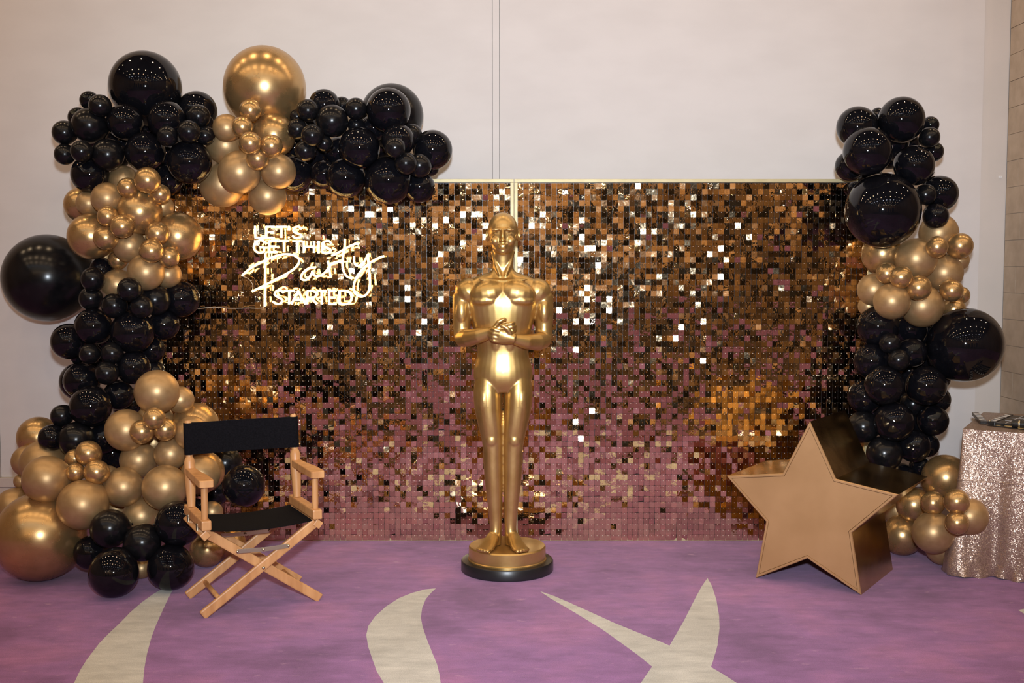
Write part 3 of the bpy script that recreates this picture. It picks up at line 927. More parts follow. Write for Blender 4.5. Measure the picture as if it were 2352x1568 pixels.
# ================================================================== neon sign
SIGN_Y = PANEL_Y - 0.075
def catmull(pts, sub=8, closed=False):
    pts = [Vector(p) for p in pts]
    out = []
    n = len(pts)
    for i in range(n - 1):
        p0 = pts[max(i - 1, 0)]; p1 = pts[i]; p2 = pts[i + 1]; p3 = pts[min(i + 2, n - 1)]
        for k in range(sub):
            t = k / sub
            out.append(0.5 * ((2 * p1) + (-p0 + p2) * t + (2 * p0 - 5 * p1 + 4 * p2 - p3) * t * t + (-p0 + 3 * p1 - 3 * p2 + p3) * t ** 3))
    out.append(pts[-1])
    return out
def sgn(pts):
    return [at(540 + x / 6.19, 490 + y / 6.19, SIGN_Y) for x, y in pts]
def L(*pts): return ('l', pts)
def C(*pts): return ('c', pts)
GLYPHS = [
    ('L', [L((283, 178), (287, 345), (425, 345))]),
    ('E', [L((560, 190), (440, 190), (440, 345), (560, 345)), L((440, 268), (540, 268))]),
    ('T', [L((585, 190), (730, 190)), L((657, 190), (657, 345))]),
    ('apostrophe', [L((765, 178), (762, 240))]),
    ('S', [C((945, 225), (905, 188), (850, 200), (825, 240), (850, 272), (900, 290), (938, 312), (915, 345), (860, 350), (812, 318))]),
    ('G', [C((430, 415), (370, 380), (300, 405), (265, 470), (290, 535), (350, 558), (410, 545)), L((410, 545), (410, 482), (352, 482))]),
    ('E', [L((600, 390), (485, 390), (485, 550), (600, 550)), L((485, 470), (585, 470))]),
    ('T', [L((625, 390), (765, 390)), L((695, 390), (695, 550))]),
    ('T', [L((815, 392), (945, 392)), L((878, 392), (878, 560))]),
    ('H', [L((975, 390), (975, 560)), L((1120, 390), (1120, 560)), L((975, 472), (1120, 472))]),
    ('I', [L((1187, 390), (1187, 565))]),
    ('S', [C((1370, 430), (1330, 390), (1265, 400), (1240, 435), (1265, 470), (1315, 490), (1352, 515), (1335, 555), (1280, 568), (1228, 535))]),
    ('P', [L((428, 560), (424, 900), (420, 1320)),
           C((95, 885), (210, 785), (400, 680), (560, 610), (720, 578), (840, 598), (905, 650), (890, 730), (800, 815), (640, 905), (440, 1010), (240, 1110))]),
    ('a', [C((1145, 768), (1060, 775), (975, 830), (935, 905), (965, 945), (1030, 935), (1085, 860), (1098, 822), (1108, 860), (1150, 893), (1220, 880), (1290, 825), (1345, 745))]),
    ('r', [C((1320, 680), (1340, 790), (1357, 895)), C((1345, 745), (1395, 705), (1450, 688), (1510, 690))]),
    ('t', [C((1560, 360), (1555, 480), (1535, 600), (1525, 720), (1545, 830), (1590, 895), (1665, 925)), C((1370, 600), (1450, 565), (1560, 505), (1650, 455), (1720, 432), (1760, 445))]),
    ('y', [C((1690, 610), (1690, 680), (1715, 735), (1770, 738), (1830, 690), (1870, 620), (1890, 575)),
           C((1890, 575), (1895, 700), (1910, 850), (1915, 1000), (1895, 1110), (1840, 1170), (1770, 1180), (1700, 1130), (1685, 1030), (1720, 920), (1790, 815), (1900, 715), (2030, 635), (2120, 605))]),
    ('S', [C((690, 1130), (640, 1090), (585, 1105), (562, 1145), (590, 1180), (640, 1205), (670, 1240), (640, 1280), (590, 1285), (530, 1250))]),
    ('T', [L((695, 1100), (845, 1100)), L((770, 1100), (765, 1290))]),
    ('A', [L((800, 1290), (895, 1100), (1000, 1290)), L((835, 1225), (960, 1225))]),
    ('R', [L((1025, 1290), (1025, 1100)), C((1025, 1102), (1100, 1100), (1150, 1130), (1140, 1180), (1090, 1205), (1028, 1205)), L((1090, 1205), (1160, 1290))]),
    ('T', [L((1170, 1100), (1300, 1100)), L((1228, 1100), (1228, 1290))]),
    ('E', [L((1440, 1102), (1335, 1102), (1335, 1288), (1440, 1288)), L((1335, 1195), (1425, 1195))]),
    ('D', [L((1485, 1290), (1485, 1100)), C((1485, 1102), (1560, 1098), (1630, 1130), (1655, 1195), (1630, 1262), (1560, 1292), (1485, 1290))]),
]
sign_c = at(540 + 1100 / 6.19, 490 + 760 / 6.19, SIGN_Y)
sign = tag(empty('neon_sign', sign_c), 'warm white neon sign reading LET\'S GET THIS Party STARTED on gold sequins', 'neon sign')
back = MB()
for ch, strokes in GLYPHS:
    g = MB()
    for typ, pts in strokes:
        p3 = sgn(pts)
        p3 = catmull(p3, 7) if typ == 'c' else p3
        if typ == 'l':                                      # keep corners tight: subdivide straight runs
            q = []
            for a, b in zip(p3, p3[1:]):
                q += [a, a.lerp(b, 0.04), a.lerp(b, 0.96)]
            p3 = q + [p3[-1]]
        p3 = [p - sign_c for p in p3]
        g.tube(p3, 0.0052, 10)
        # clear acrylic ribbon that carries the tube
        bp3 = [p + Vector((0, 0.011, 0)) for p in p3]
        vv = []
        ff = []
        for i, p in enumerate(bp3):
            tdir = bp3[min(i + 1, len(bp3) - 1)] - bp3[max(i - 1, 0)]
            nrm = Vector((-tdir.z, 0, tdir.x)).normalized() * 0.0115
            vv += [p + nrm, p - nrm, p + nrm + Vector((0, 0.004, 0)), p - nrm + Vector((0, 0.004, 0))]
            if i:
                k = 4 * (i - 1)
                ff += [(k, k + 4, k + 5, k + 1), (k + 2, k + 3, k + 7, k + 6), (k, k + 2, k + 6, k + 4), (k + 1, k + 5, k + 7, k + 3)]
        back.add(vv, ff)
    g.build('letter_tube', M['neon'], sign)
for sx, sy in ((290, 345), (905, 345), (1187, 565), (428, 900), (885, 700), (1557, 480), (1910, 850), (1770, 1180), (420, 1310), (1025, 1205), (1640, 1195), (150, 840)):
    p = sgn([(sx, sy)])[0] - sign_c
    MB().tube([p + Vector((0, 0.012, 0)), p + Vector((0, 0.082, 0))], 0.003, 8).build('standoff', M['acrylic'], sign)
back.build('acrylic_backing', M['acrylic'], sign)
cab = catmull([p - sign_c for p in sgn([(100, 890), (190, 930), (245, 1000), (250, 1060), (235, 1105)])], 6)
MB().tube(cab, 0.0016, 6).build('sign_cable', M['wire'], sign)
cab = catmull([p - sign_c for p in sgn([(340, 1115), (400, 1160), (415, 1230), (410, 1330), (330, 1350), (200, 1345), (-60, 1350), (-300, 1335), (-520, 1352), (-640, 1360)])], 6)
MB().tube(cab, 0.0018, 6).build('sign_cable', M['wire'], sign)

# ================================================================== golden figure on a round plinth
ST = Vector((-0.024, 5.53, 0))
statue = tag(empty('figure_statue', ST), 'life size plain golden statue of a standing bald man with clasped hands on round plinth', 'statue')
MB().lathe([(0.228, 0.0), (0.232, 0.004), (0.232, 0.048), (0.228, 0.054), (0.05, 0.054)], 64).build('plinth_base', M['statue_black'], statue, 35)
MB().lathe([(0.197, 0.054), (0.197, 0.060), (0.193, 0.064), (0.193, 0.119), (0.188, 0.126), (0.03, 0.126)], 64).build('plinth_drum', M['statue_gold'], statue, 35)
body = MB()
def ell(c, r, rot=None, n=16, m=12):
    verts, faces = [], []
    for i in range(1, m):
        t = PI * i / m
        for k in range(n):
            a = 2 * PI * k / n
            verts.append(Vector((r[0] * math.sin(t) * math.cos(a), r[1] * math.sin(t) * math.sin(a), r[2] * math.cos(t))))
    verts += [Vector((0, 0, r[2])), Vector((0, 0, -r[2]))]
    for i in range(m - 2):
        for k in range(n):
            l = (k + 1) % n
            faces.append((i * n + k, (i + 1) * n + k, (i + 1) * n + l, i * n + l))
    tp, bt = len(verts) - 2, len(verts) - 1
    for k in range(n):
        l = (k + 1) % n
        faces.append((tp, k, l))
        faces.append((bt, (m - 2) * n + l, (m - 2) * n + k))
    Mx = Matrix.Translation(c)
    if rot: Mx = Mx @ Matrix.Rotation(rot[1], 4, rot[0])
    body.add(verts, faces, True, Mx)
def loft(rings, n=28, squareness=2.0):
    """rings: (x, y, z, rx, ry)"""
    rr = []
    for i in range(len(rings) - 1):                        # smooth in between
        p0, p1, p2, p3 = rings[max(i - 1, 0)], rings[i], rings[i + 1], rings[min(i + 2, len(rings) - 1)]
        for k in range(5):
            t = k / 5
            rr.append([0.5 * ((2 * b) + (-a + c) * t + (2 * a - 5 * b + 4 * c - d) * t * t + (-a + 3 * b - 3 * c + d) * t ** 3) for a, b, c, d in zip(p0, p1, p2, p3)])
    rr.append(rings[-1])
    verts, faces = [], []
    for (x, y, z, rx, ry) in rr:
        for k in range(n):
            a = 2 * PI * k / n
            ca, sa = math.cos(a), math.sin(a)
            e = 2.0 / squareness
            verts.append((x + rx * math.copysign(abs(ca) ** e, ca), y + ry * math.copysign(abs(sa) ** e, sa), z))
    for i in range(len(rr) - 1):
        for k in range(n):
            l = (k + 1) % n
            faces.append((i * n + k, i * n + l, (i + 1) * n + l, (i + 1) * n + k))
    faces.append(tuple(reversed(range(n))))
    faces.append(tuple(range((len(rr) - 1) * n, len(rr) * n)))
    body.add(verts, faces, True)
BX = -0.021                                                # the figure stands a touch left of the plinth centre
# torso
loft([(BX, 0.010, 0.90, 0.085, 0.075), (BX, 0.012, 0.95, 0.140, 0.096), (BX, 0.010, 1.01, 0.146, 0.098), (BX, 0.006, 1.09, 0.127, 0.085), (BX, 0.004, 1.17, 0.134, 0.088),
      (BX, 0.004, 1.27, 0.156, 0.100), (BX, 0.008, 1.36, 0.176, 0.106), (BX, 0.012, 1.425, 0.176, 0.090), (BX, 0.016, 1.465, 0.130, 0.066), (BX, 0.018, 1.50, 0.060, 0.052),
      (BX, 0.012, 1.56, 0.050, 0.052), (BX, 0.006, 1.62, 0.050, 0.056)], 32, 2.25)
for s in (-1, 1):
    ell((BX + s * 0.070, -0.050, 1.390), (0.090, 0.058, 0.066), ('Y', s * 0.22))          # chest muscle
    ell((BX + s * 0.080, -0.060, 1.356), (0.078, 0.046, 0.030), ('Y', s * 0.02))
    ell((BX + s * 0.172, 0.010, 1.398), (0.068, 0.066, 0.066), ('Y', s * 0.5))            # shoulder
    ell((BX + s * 0.100, 0.016, 1.448), (0.110, 0.052, 0.034), ('Y', s * 0.36))           # slope of the neck
    ell((BX + s * 0.055, -0.056, 1.455), (0.070, 0.014, 0.010), ('Y', s * -0.06))         # collar bone
    ell((BX + s * 0.030, -0.030, 1.17), (0.050, 0.058, 0.110))                            # belly
    # leg
    loft([(BX + s * 0.076, 0.008, 0.98, 0.060, 0.080), (BX + s * 0.076, 0.004, 0.90, 0.0715, 0.092), (BX + s * 0.073, 0.000, 0.82, 0.0695, 0.088), (BX + s * 0.064, -0.004, 0.74, 0.0625, 0.076),
          (BX + s * 0.0555, -0.008, 0.67, 0.0535, 0.060), (BX + s * 0.051, -0.004, 0.61, 0.0490, 0.056), (BX + s * 0.0495, 0.008, 0.53, 0.0485, 0.060), (BX + s * 0.0465, 0.010, 0.44, 0.0445, 0.054),
          (BX + s * 0.041, 0.010, 0.33, 0.0365, 0.042), (BX + s * 0.037, 0.012, 0.23, 0.0305, 0.036), (BX + s * 0.039, 0.010, 0.17, 0.0310, 0.042), (BX + s * 0.042, 0.008, 0.128, 0.034, 0.046)], 24, 2.1)
    ell((BX + s * 0.056, -0.052, 0.665), (0.031, 0.020, 0.036))                           # knee cap
    ell((BX + s * 0.094, -0.010, 0.865), (0.045, 0.080, 0.12))
    # foot
    Mf = Matrix.Translation((BX + s * 0.046, 0.0, 0.126)) @ Matrix.Rotation(s * R_(17), 4, 'Z')
    fv, ff = [], []
    prof = [(0.052, 0.026, 0.050), (0.02, 0.031, 0.075), (-0.03, 0.033, 0.066), (-0.07, 0.036, 0.046), (-0.11, 0.041, 0.032), (-0.14, 0.041, 0.024), (-0.163, 0.034, 0.017)]
    n = 16
    for (y, hw_, h_) in prof:
        for k in range(n):
            a = PI * 2 * k / n
            ca, sa = math.cos(a), math.sin(a)
            fv.append(Vector((hw_ * math.copysign(abs(ca) ** 0.7, ca), y, max(0.0, h_ * (0.5 + 0.5 * math.copysign(abs(sa) ** 0.75, sa))))))
    for i in range(len(prof) - 1):
        for k in range(n):
            l = (k + 1) % n
            ff.append((i * n + l, i * n + k, (i + 1) * n + k, (i + 1) * n + l))
    ff.append(tuple(range(n)))
    ff.append(tuple(reversed(range((len(prof) - 1) * n, len(prof) * n))))
    body.add(fv, ff, True, Mf)
    for q, (tx, tr, tl) in enumerate(((-0.026, 0.0125, 0.014), (-0.008, 0.0095, 0.012), (0.008, 0.009, 0.007), (0.022, 0.0085, 0.0), (0.034, 0.008, -0.010))):
        c_ = Mf @ Vector((s * tx, -0.158 - tl, 0.011))
        ell(c_, (tr, 0.016, 0.0115), ('Z', s * R_(17)), 10, 8)
    # upper arm
    body.tube([(BX + s * 0.186, 0.012, 1.405), (BX + s * 0.200, 0.012, 1.37), (BX + s * 0.204, 0.008, 1.29), (BX + s * 0.204, 0.004, 1.21), (BX + s * 0.203, -0.004, 1.165)],
              [0.042, 0.0515, 0.0475, 0.0425, 0.041], 20)
    ell((BX + s * 0.204, -0.022, 1.30), (0.030, 0.030, 0.065))
# neck cords and throat
for s in (-1, 1):
    body.tube([(BX + s * 0.050, 0.004, 1.60), (BX + s * 0.034, -0.026, 1.53), (BX + s * 0.012, -0.045, 1.472)], [0.012, 0.011, 0.008], 10)
# forearms: the left one of the picture lies higher, both meet in clasped hands
ra = [Vector((BX - 0.203, -0.004, 1.165)), Vector((BX - 0.165, -0.070, 1.172)), Vector((BX - 0.110, -0.128, 1.187)), Vector((BX - 0.052, -0.158, 1.207))]
la = [Vector((BX + 0.203, -0.004, 1.160)), Vector((BX + 0.168, -0.070, 1.152)), Vector((BX + 0.112, -0.130, 1.157)), Vector((BX + 0.055, -0.160, 1.172))]
body.tube(ra, [0.043, 0.043, 0.036, 0.026], 18)
body.tube(la, [0.043, 0.043, 0.036, 0.026], 18)
# hands: palms with five fingers each, laid one over the other
def hand(w0, d, up, sgn_, curl):
    d = d.normalized()
    up = (up - d * up.dot(d)).normalized()
    out = d.cross(up) * sgn_                                # away from the belly
    Mx = Matrix((d, up, out)).transposed().to_4x4()
    Mx.translation = w0
    verts, faces = [], []
    for i, (x, hu, ho) in enumerate(((-0.012, 0.022, 0.018), (0.015, 0.031, 0.019), (0.045, 0.037, 0.017), (0.072, 0.036, 0.013))):
        for k in range(14):
            a = 2 * PI * k / 14
            verts.append((x, hu * math.cos(a), ho * math.sin(a)))
    for i in range(3):
        for k in range(14):
            l = (k + 1) % 14
            faces.append((i * 14 + k, i * 14 + l, (i + 1) * 14 + l, (i + 1) * 14 + k))
    faces.append(tuple(reversed(range(14))))
    faces.append(tuple(range(42, 56)))
    body.add(verts, faces, True, Mx)
    for q, (u, ln) in enumerate(((0.027, 0.062), (0.0095, 0.070), (-0.009, 0.066), (-0.026, 0.052))):
        p = [Vector((0.066, u, 0.003)), Vector((0.066 + ln * 0.45, u * 1.02, 0.002)),
             Vector((0.066 + ln * (0.45 + 0.33 * math.cos(curl)), u, 0.002 - ln * 0.33 * math.sin(curl))),
             Vector((0.066 + ln * (0.45 + 0.33 * math.cos(curl) + 0.24 * math.cos(curl * 1.9)), u * 0.97, 0.002 - ln * (0.33 * math.sin(curl) + 0.24 * math.sin(curl * 1.9))))]
        body.tube([Mx @ v for v in p], [0.0098, 0.0094, 0.0088, 0.0072], 10)
    th = [Vector((0.014, 0.024, 0.006)), Vector((0.034, 0.045, 0.010)), Vector((0.056, 0.054, 0.008)), Vector((0.074, 0.052, 0.004))]
    body.tube([Mx @ v for v in th], [0.0125, 0.0115, 0.0102, 0.0085], 10)
hand(ra[-1] + Vector((0.004, 0.000, 0.002)), Vector((1, 0.02, 0.12)), Vector((0.0, -0.15, 1)), 1, 0.85)
hand(la[-1] + Vector((-0.006, -0.026, 0.004)), Vector((-1, -0.02, 0.18)), Vector((0, -0.15, 1)), -1, 0.75)
# head
HZ = 1.58
ell((BX, 0.010, HZ + 0.122), (0.0745, 0.094, 0.087), None, 24, 18)
ell((BX, -0.012, HZ + 0.085), (0.066, 0.080, 0.070), None, 22, 16)
ell((BX, -0.030, HZ + 0.048), (0.056, 0.060, 0.048), None, 20, 14)
ell((BX, -0.070, HZ + 0.018), (0.026, 0.020, 0.018))
ell((BX, -0.058, HZ + 0.030), (0.042, 0.032, 0.024))
for s in (-1, 1):
    ell((BX + s * 0.036, -0.074, HZ + 0.066), (0.024, 0.018, 0.022))                      # cheek
    ell((BX + s * 0.030, -0.085, HZ + 0.121), (0.028, 0.014, 0.0065), ('Y', s * 0.12))    # brow
    ell((BX + s * 0.030, -0.0695, HZ + 0.099), (0.0165, 0.0125, 0.0085))                  # eye
    ell((BX + s * 0.0765, 0.012, HZ + 0.093), (0.0085, 0.019, 0.031), ('Z', s * 0.4))     # ear
    ell((BX + s * 0.0095, -0.098, HZ + 0.0655), (0.0075, 0.010, 0.0065))
ell((BX, -0.094, HZ + 0.094), (0.0098, 0.018, 0.033), ('X', -0.22))                       # nose
ell((BX, -0.108, HZ + 0.0695), (0.0115, 0.012, 0.009))
ell((BX, -0.0895, HZ + 0.0455), (0.0225, 0.011, 0.0050))
ell((BX, -0.0880, HZ + 0.0335), (0.0195, 0.012, 0.0060))
bo = body.build('figure', M['statue_gold'], None)
fix_normals(bo)
rm = bo.modifiers.new('remesh', 'REMESH')
rm.mode = 'VOXEL'
rm.voxel_size = 0.0042
rm.use_smooth_shade = True
sm = bo.modifiers.new('smooth', 'SMOOTH')
sm.factor = 0.5
sm.iterations = 5
dg = bpy.context.evaluated_depsgraph_get()
me2 = bpy.data.meshes.new_from_object(bo.evaluated_get(dg))
bo.modifiers.clear()
old = bo.data
bo.data = me2
bpy.data.meshes.remove(old)
me2.name = 'figure'
me2.polygons.foreach_set('use_smooth', [True] * len(me2.polygons))
bo.parent = statue

# ================================================================== director's chair
CH = tag(empty('director_chair', (-1.184, 5.02, 0), R_(27)), 'wooden folding director chair with black canvas seat and back', 'chair')
RX, RY = 0.246, 0.19
for s in (-1, 1):
    # seat rail
    rail = MB().box((s * RX - 0.021, -RY - 0.012, 0.385), (s * RX + 0.021, RY + 0.012, 0.428), None, 0.006).build('seat_rail', M['wood'], CH)
    # hinge strip under the rail that holds the canvas and the leg tops
    MB().box((-0.018, -RY - 0.004, -0.017), (0.018, RY, 0.017), Matrix.Translation((s * (RX + 0.004), 0, 0.362)) @ Matrix.Rotation(s * R_(38), 4, 'Y'), 0.004).build('pivot_rail', M['wood'], CH)
    for yy in (-0.10, 0.10):
        MB().box((s * (RX + 0.022) - 0.002, yy - 0.014, 0.366), (s * (RX + 0.022) + 0.003, yy + 0.014, 0.40), None, 0.001).build('hinge', M['steel'], CH)
    # back post: turned shoulder, then a thinner spindle inside the canvas sleeve
    pt = Vector((s * RX, RY - 0.062, 0.428))
    dv = Vector((0, 0.075, 0))
    post = MB()
    post.lathe([(0.0175, 0.0), (0.021, 0.06), (0.0245, 0.15), (0.0245, 0.205), (0.019, 0.222), (0.0155, 0.226), (0.0155, 0.232), (0.0165, 0.25), (0.0155, 0.385), (0.012, 0.392)], 18,
               Matrix.Translation(pt) @ Matrix.Rotation(R_(-7), 4, 'X'))
    post.build('back_post', M['wood'], CH, 40)
    # armrest: a plank, broad at the front
    armp = [(-0.021, RY - 0.042), (0.021, RY - 0.042), (0.023, RY - 0.16), (0.034, RY - 0.26), (0.034, -RY - 0.01), (0.028, -RY - 0.022), (-0.026, -RY - 0.022), (-0.030, -RY - 0.01), (-0.024, RY - 0.16)]
    ar = MB()
    n = len(armp)
    zt = 0.605
    ar.add([(s * RX + x, y, zt - 0.030) for x, y in armp] + [(s * RX + x, y, zt - 0.003) for x, y in armp] + [(s * RX + x * 0.93, y * 0.985, zt) for x, y in armp],
           [tuple(reversed(range(n))), tuple(range(2 * n, 3 * n))] + [(i, (i + 1) % n, n + (i + 1) % n, n + i) for i in range(n)] + [(n + i, n + (i + 1) % n, 2 * n + (i + 1) % n, 2 * n + i) for i in range(n)])
    arm = ar.build('armrest', M['wood'], CH)
    fix_normals(arm)
    MB().lathe([(0.013, 0.426), (0.0145, 0.45), (0.0145, 0.56), (0.013, 0.576)], 16, Matrix.Translation((s * RX, -RY + 0.026, 0))).build('arm_support', M['wood'], CH, 40)
# crossed legs, front pair and rear pair
FX = 0.262
legs = {}
for fr, yb in ((-1, -0.165), (1, 0.165)):
    for s in (-1, 1):
        y = yb + s * 0.0115
        a = Vector((s * FX, y, 0.014))
        b = Vector((-s * (RX - 0.004), y, 0.368))
        d = (b - a).normalized()
        lg = MB()
        lg.bar(a - d * 0.006, b + d * 0.0, 0.020, 0.042, (0, 0, 1), 0.006)
        legs[fr, s] = (a, b)
        lg.build('leg', M['wood'], CH)
    # bolt through the crossing
    MB().lathe([(0.0075, 0), (0.0075, 0.004), (0.004, 0.006)], 12, Matrix.Translation((0, yb - 0.022, 0.191)) @ Matrix.Rotation(PI / 2, 4, 'X')).build('bolt', M['steel'], CH)
    # folding steel brace between the upper halves
    pa = legs[fr, 1][0].lerp(legs[fr, 1][1], 0.745)
    pb = legs[fr, -1][0].lerp(legs[fr, -1][1], 0.745)
    pm = (pa + pb) / 2 + Vector((0, -0.004, -0.004))
    for q in (pa, pb):
        MB().bar(Vector((q.x, yb - 0.026 + (0.003 if q is pa else 0), q.z)), Vector((pm.x, yb - 0.026 + (0.003 if q is pa else 0), pm.z)), 0.0025, 0.019, (0, 0, 1), 0.0008).build('brace_strap', M['steel'], CH)
        MB().lathe([(0.006, 0), (0.006, 0.003), (0.003, 0.005)], 10, Matrix.Translation((q.x, yb - 0.026, q.z)) @ Matrix.Rotation(PI / 2, 4, 'X')).build('rivet', M['steel'], CH)
    MB().lathe([(0.006, 0), (0.006, 0.003), (0.003, 0.005)], 10, Matrix.Translation((pm.x, yb - 0.027, pm.z)) @ Matrix.Rotation(PI / 2, 4, 'X')).build('rivet', M['steel'], CH)
for s in (-1, 1):                                            # dowels near the feet
    a = legs[-1, s][0].lerp(legs[-1, s][1], 0.15)
    b = legs[1, s][0].lerp(legs[1, s][1], 0.15)
    MB().tube([a, b], 0.0105, 12).build('foot_dowel', M['wood'], CH)
# canvas seat: a slung cloth, and back band with sleeves
seat = MB()
nu, nv = 14, 8
th = 0.003
for sgn_z in (0, 1):
    vv = []
    for j in range(nv + 1):
        for i in range(nu + 1):
            u = i / nu
            x = -RX + 0.020 + (2 * RX - 0.04) * u
            y = -RY + 0.004 + (2 * RY - 0.008) * j / nv
            z = 0.381 - 0.016 * math.sin(PI * u) ** 0.8 - sgn_z * th
            vv.append((x, y, z))
    fc = []
    for j in range(nv):
        for i in range(nu):
            a = j * (nu + 1) + i
            q = (a, a + 1, a + nu + 2, a + nu + 1)
            fc.append(q if sgn_z == 0 else tuple(reversed(q)))
    seat.add(vv, fc, True)
k = (nu + 1) * (nv + 1)
for i in range(nu):
    seat.f += [[i, i + k, i + 1 + k, i + 1], [nv * (nu + 1) + i, nv * (nu + 1) + i + 1, nv * (nu + 1) + i + 1 + k, nv * (nu + 1) + i + k]]
    seat.smooth += [False, False]
seat.build('canvas_seat', M['canvas'], CH, 50)
bk = MB()
def yb_(z): return RY - 0.062 + (z - 0.428) * math.tan(R_(7))
outline = []
W = RX
for (x, dy) in [(-W - 0.0215, 0.0), (-W - 0.016, -0.017), (-W, -0.0215), (-W + 0.02, -0.016), (-W + 0.06, -0.010), (0, 0.012), (W - 0.06, -0.010), (W - 0.02, -0.016), (W, -0.0215), (W + 0.016, -0.017), (W + 0.0215, 0.0),
                (W + 0.016, 0.017), (W, 0.0215), (W - 0.02, 0.014), (W - 0.06, 0.000), (0, 0.018), (-W + 0.06, 0.000), (-W + 0.02, 0.014), (-W, 0.0215), (-W - 0.016, 0.017)]:
    outline.append((x, dy))
n = len(outline)
zs = [0.664, 0.668, 0.74, 0.803, 0.807]
for z in zs:
    sh = 0.92 if z in (zs[0], zs[-1]) else 1.0
    bk.v += [Vector((x, dy * sh + yb_(z), z)) for x, dy in outline]
for i in range(len(zs) - 1):
    for k in range(n):
        l = (k + 1) % n
        bk.f.append([i * n + k, i * n + l, (i + 1) * n + l, (i + 1) * n + k])
        bk.smooth.append(True)
# close the sleeve mouths as a band of quads
for base in (0, (len(zs) - 1) * n):
    half = [(k, (-k) % n) for k in range(0, n // 2 + 1)]
    for (a, b), (c, d) in zip(half, half[1:]):
        q = []
        for idx in (a, c, d, b):
            if base + idx not in q: q.append(base + idx)
        if len(q) >= 3:
            bk.f.append(q if base else list(reversed(q)))
            bk.smooth.append(False)
bko = bk.build('canvas_back', M['canvas'], CH, 60)
fix_normals(bko)

# ================================================================== gold star
SA = on_plane(1736, 1327)
SB = on_plane(1978, 1366)
su = (SB - SA)
foot_w = su.length
su.normalize()
sd = Vector((-su.y, su.x, 0))
RS = foot_w / (2 * math.sin(R_(36)))
SDEP = 0.535
star = tag(empty('star_prop', (SA + SB) / 2, math.atan2(su.y, su.x)), 'large gold metallic five pointed star block standing on the carpet', 'star')
cz = RS * math.cos(R_(36))
def star_pts(k=1.0, ri=0.50):
    pts = []
    for i in range(10):
        a = PI / 2 - i * R_(36)
        r = RS * k * (1 if i % 2 == 0 else ri)
        pts.append((r * math.cos(a), cz + r * math.sin(a)))
    return pts
outer = star_pts()
def inset(poly, d):
    n = len(poly)
    out = []
    for i in range(n):
        p0, p1, p2 = Vector(poly[i - 1]), Vector(poly[i]), Vector(poly[(i + 1) % n])
        e1, e2 = (p1 - p0).normalized(), (p2 - p1).normalized()
        n1, n2 = Vector((e1.y, -e1.x)), Vector((e2.y, -e2.x))
        b = (n1 + n2)
        b = b / max(0.15, b.dot(n1))
        out.append(tuple(p1 + b * d))
    return out
inn = inset(outer, 0.0135)
# border strip around the face, then the face itself slightly recessed
rim = MB()
n = 10
rv = [(x, 0, z) for x, z in outer] + [(x, -0.004, z) for x, z in inset(outer, 0.003)] + [(x, -0.004, z) for x, z in inset(outer, 0.0115)] + [(x, 0.002, z) for x, z in inn] + [(x, 0.006, z) for x, z in outer]
rf = []
for q in range(3):
    for i in range(n):
        j = (i + 1) % n
        rf.append((q * n + i, q * n + j, (q + 1) * n + j, (q + 1) * n + i))
for i in range(n):
    j = (i + 1) % n
    rf.append((4 * n + i, 4 * n + j, j, i))
rim.add(rv, rf)
ro = rim.build('face_border', M['star_front'], star)
fix_normals(ro)
fo = MB().prism(inset(outer, 0.0142), 0.004, Matrix.Translation((0, -0.0015, 0))).build('front_face', M['star_front'], star)
fix_normals(fo)
bf = MB().prism(inset(outer, 0.002), 0.004, Matrix.Translation((0, SDEP - 0.004, 0))).build('back_face', M['star_side'], star)
fix_normals(bf)
inn2 = inset(outer, 0.004)
for i in range(10):
    j = (i + 1) % 10
    (x0, z0), (x1, z1) = outer[i], outer[j]
    (x2, z2), (x3, z3) = inn2[i], inn2[j]
    v = [(x0, 0.0062, z0), (x1, 0.0062, z1), (x3, 0.0062, z3), (x2, 0.0062, z2), (x0, SDEP, z0), (x1, SDEP, z1), (x3, SDEP, z3), (x2, SDEP, z2)]
    so = MB().add(v, [(0, 1, 2, 3), (7, 6, 5, 4), (0, 4, 5, 1), (1, 5, 6, 2), (2, 6, 7, 3), (3, 7, 4, 0)]).build('side_panel', M['star_side'], star)
    fix_normals(so)

# ================================================================== draped table with props
TZ = 0.72
tc0 = Vector((2.233, 5.473, 0))
tu = Vector((math.cos(R_(-30)), math.sin(R_(-30)), 0))        # along the front edge
tv = Vector((math.sin(R_(30)), math.cos(R_(30)), 0))          # along the left edge
TL, TW = 0.62, 0.76
tab = tag(empty('draped_table', tc0), 'table draped to the floor in rose gold sequin cloth', 'table')
cl = MB()
per = []                                                      # perimeter samples: (point, outward)
def seg(a, b, nrm, k):
    for i in range(k):
        per.append((a.lerp(b, i / k), nrm))
def corner(c, n0, n1, k=6, rr=0.018):
    for i in range(k):
        t = i / k
        nn = (n0 * (1 - t) + n1 * t).normalized()
        per.append((c + nn * rr * 0 , nn))
P0, P1, P2, P3 = Vector((0, 0, 0)), tu * TL, tu * TL + tv * TW, tv * TW
seg(P3, P0, -tu, 60); corner(P0, -tu, -tv)
seg(P0, P1, -tv, 60); corner(P1, -tv, tu)
seg(P1, P2, tu, 60); corner(P2, tu, tv)
seg(P2, P3, tv, 60); corner(P3, tv, -tu)
npt = len(per)
levels = 26
random.seed(3)
ph = [random.random() * 6.28 for _ in range(6)]
arc = [0]
for i in range(1, npt):
    arc.append(arc[-1] + (per[i][0] - per[i - 1][0]).length + 0.004)
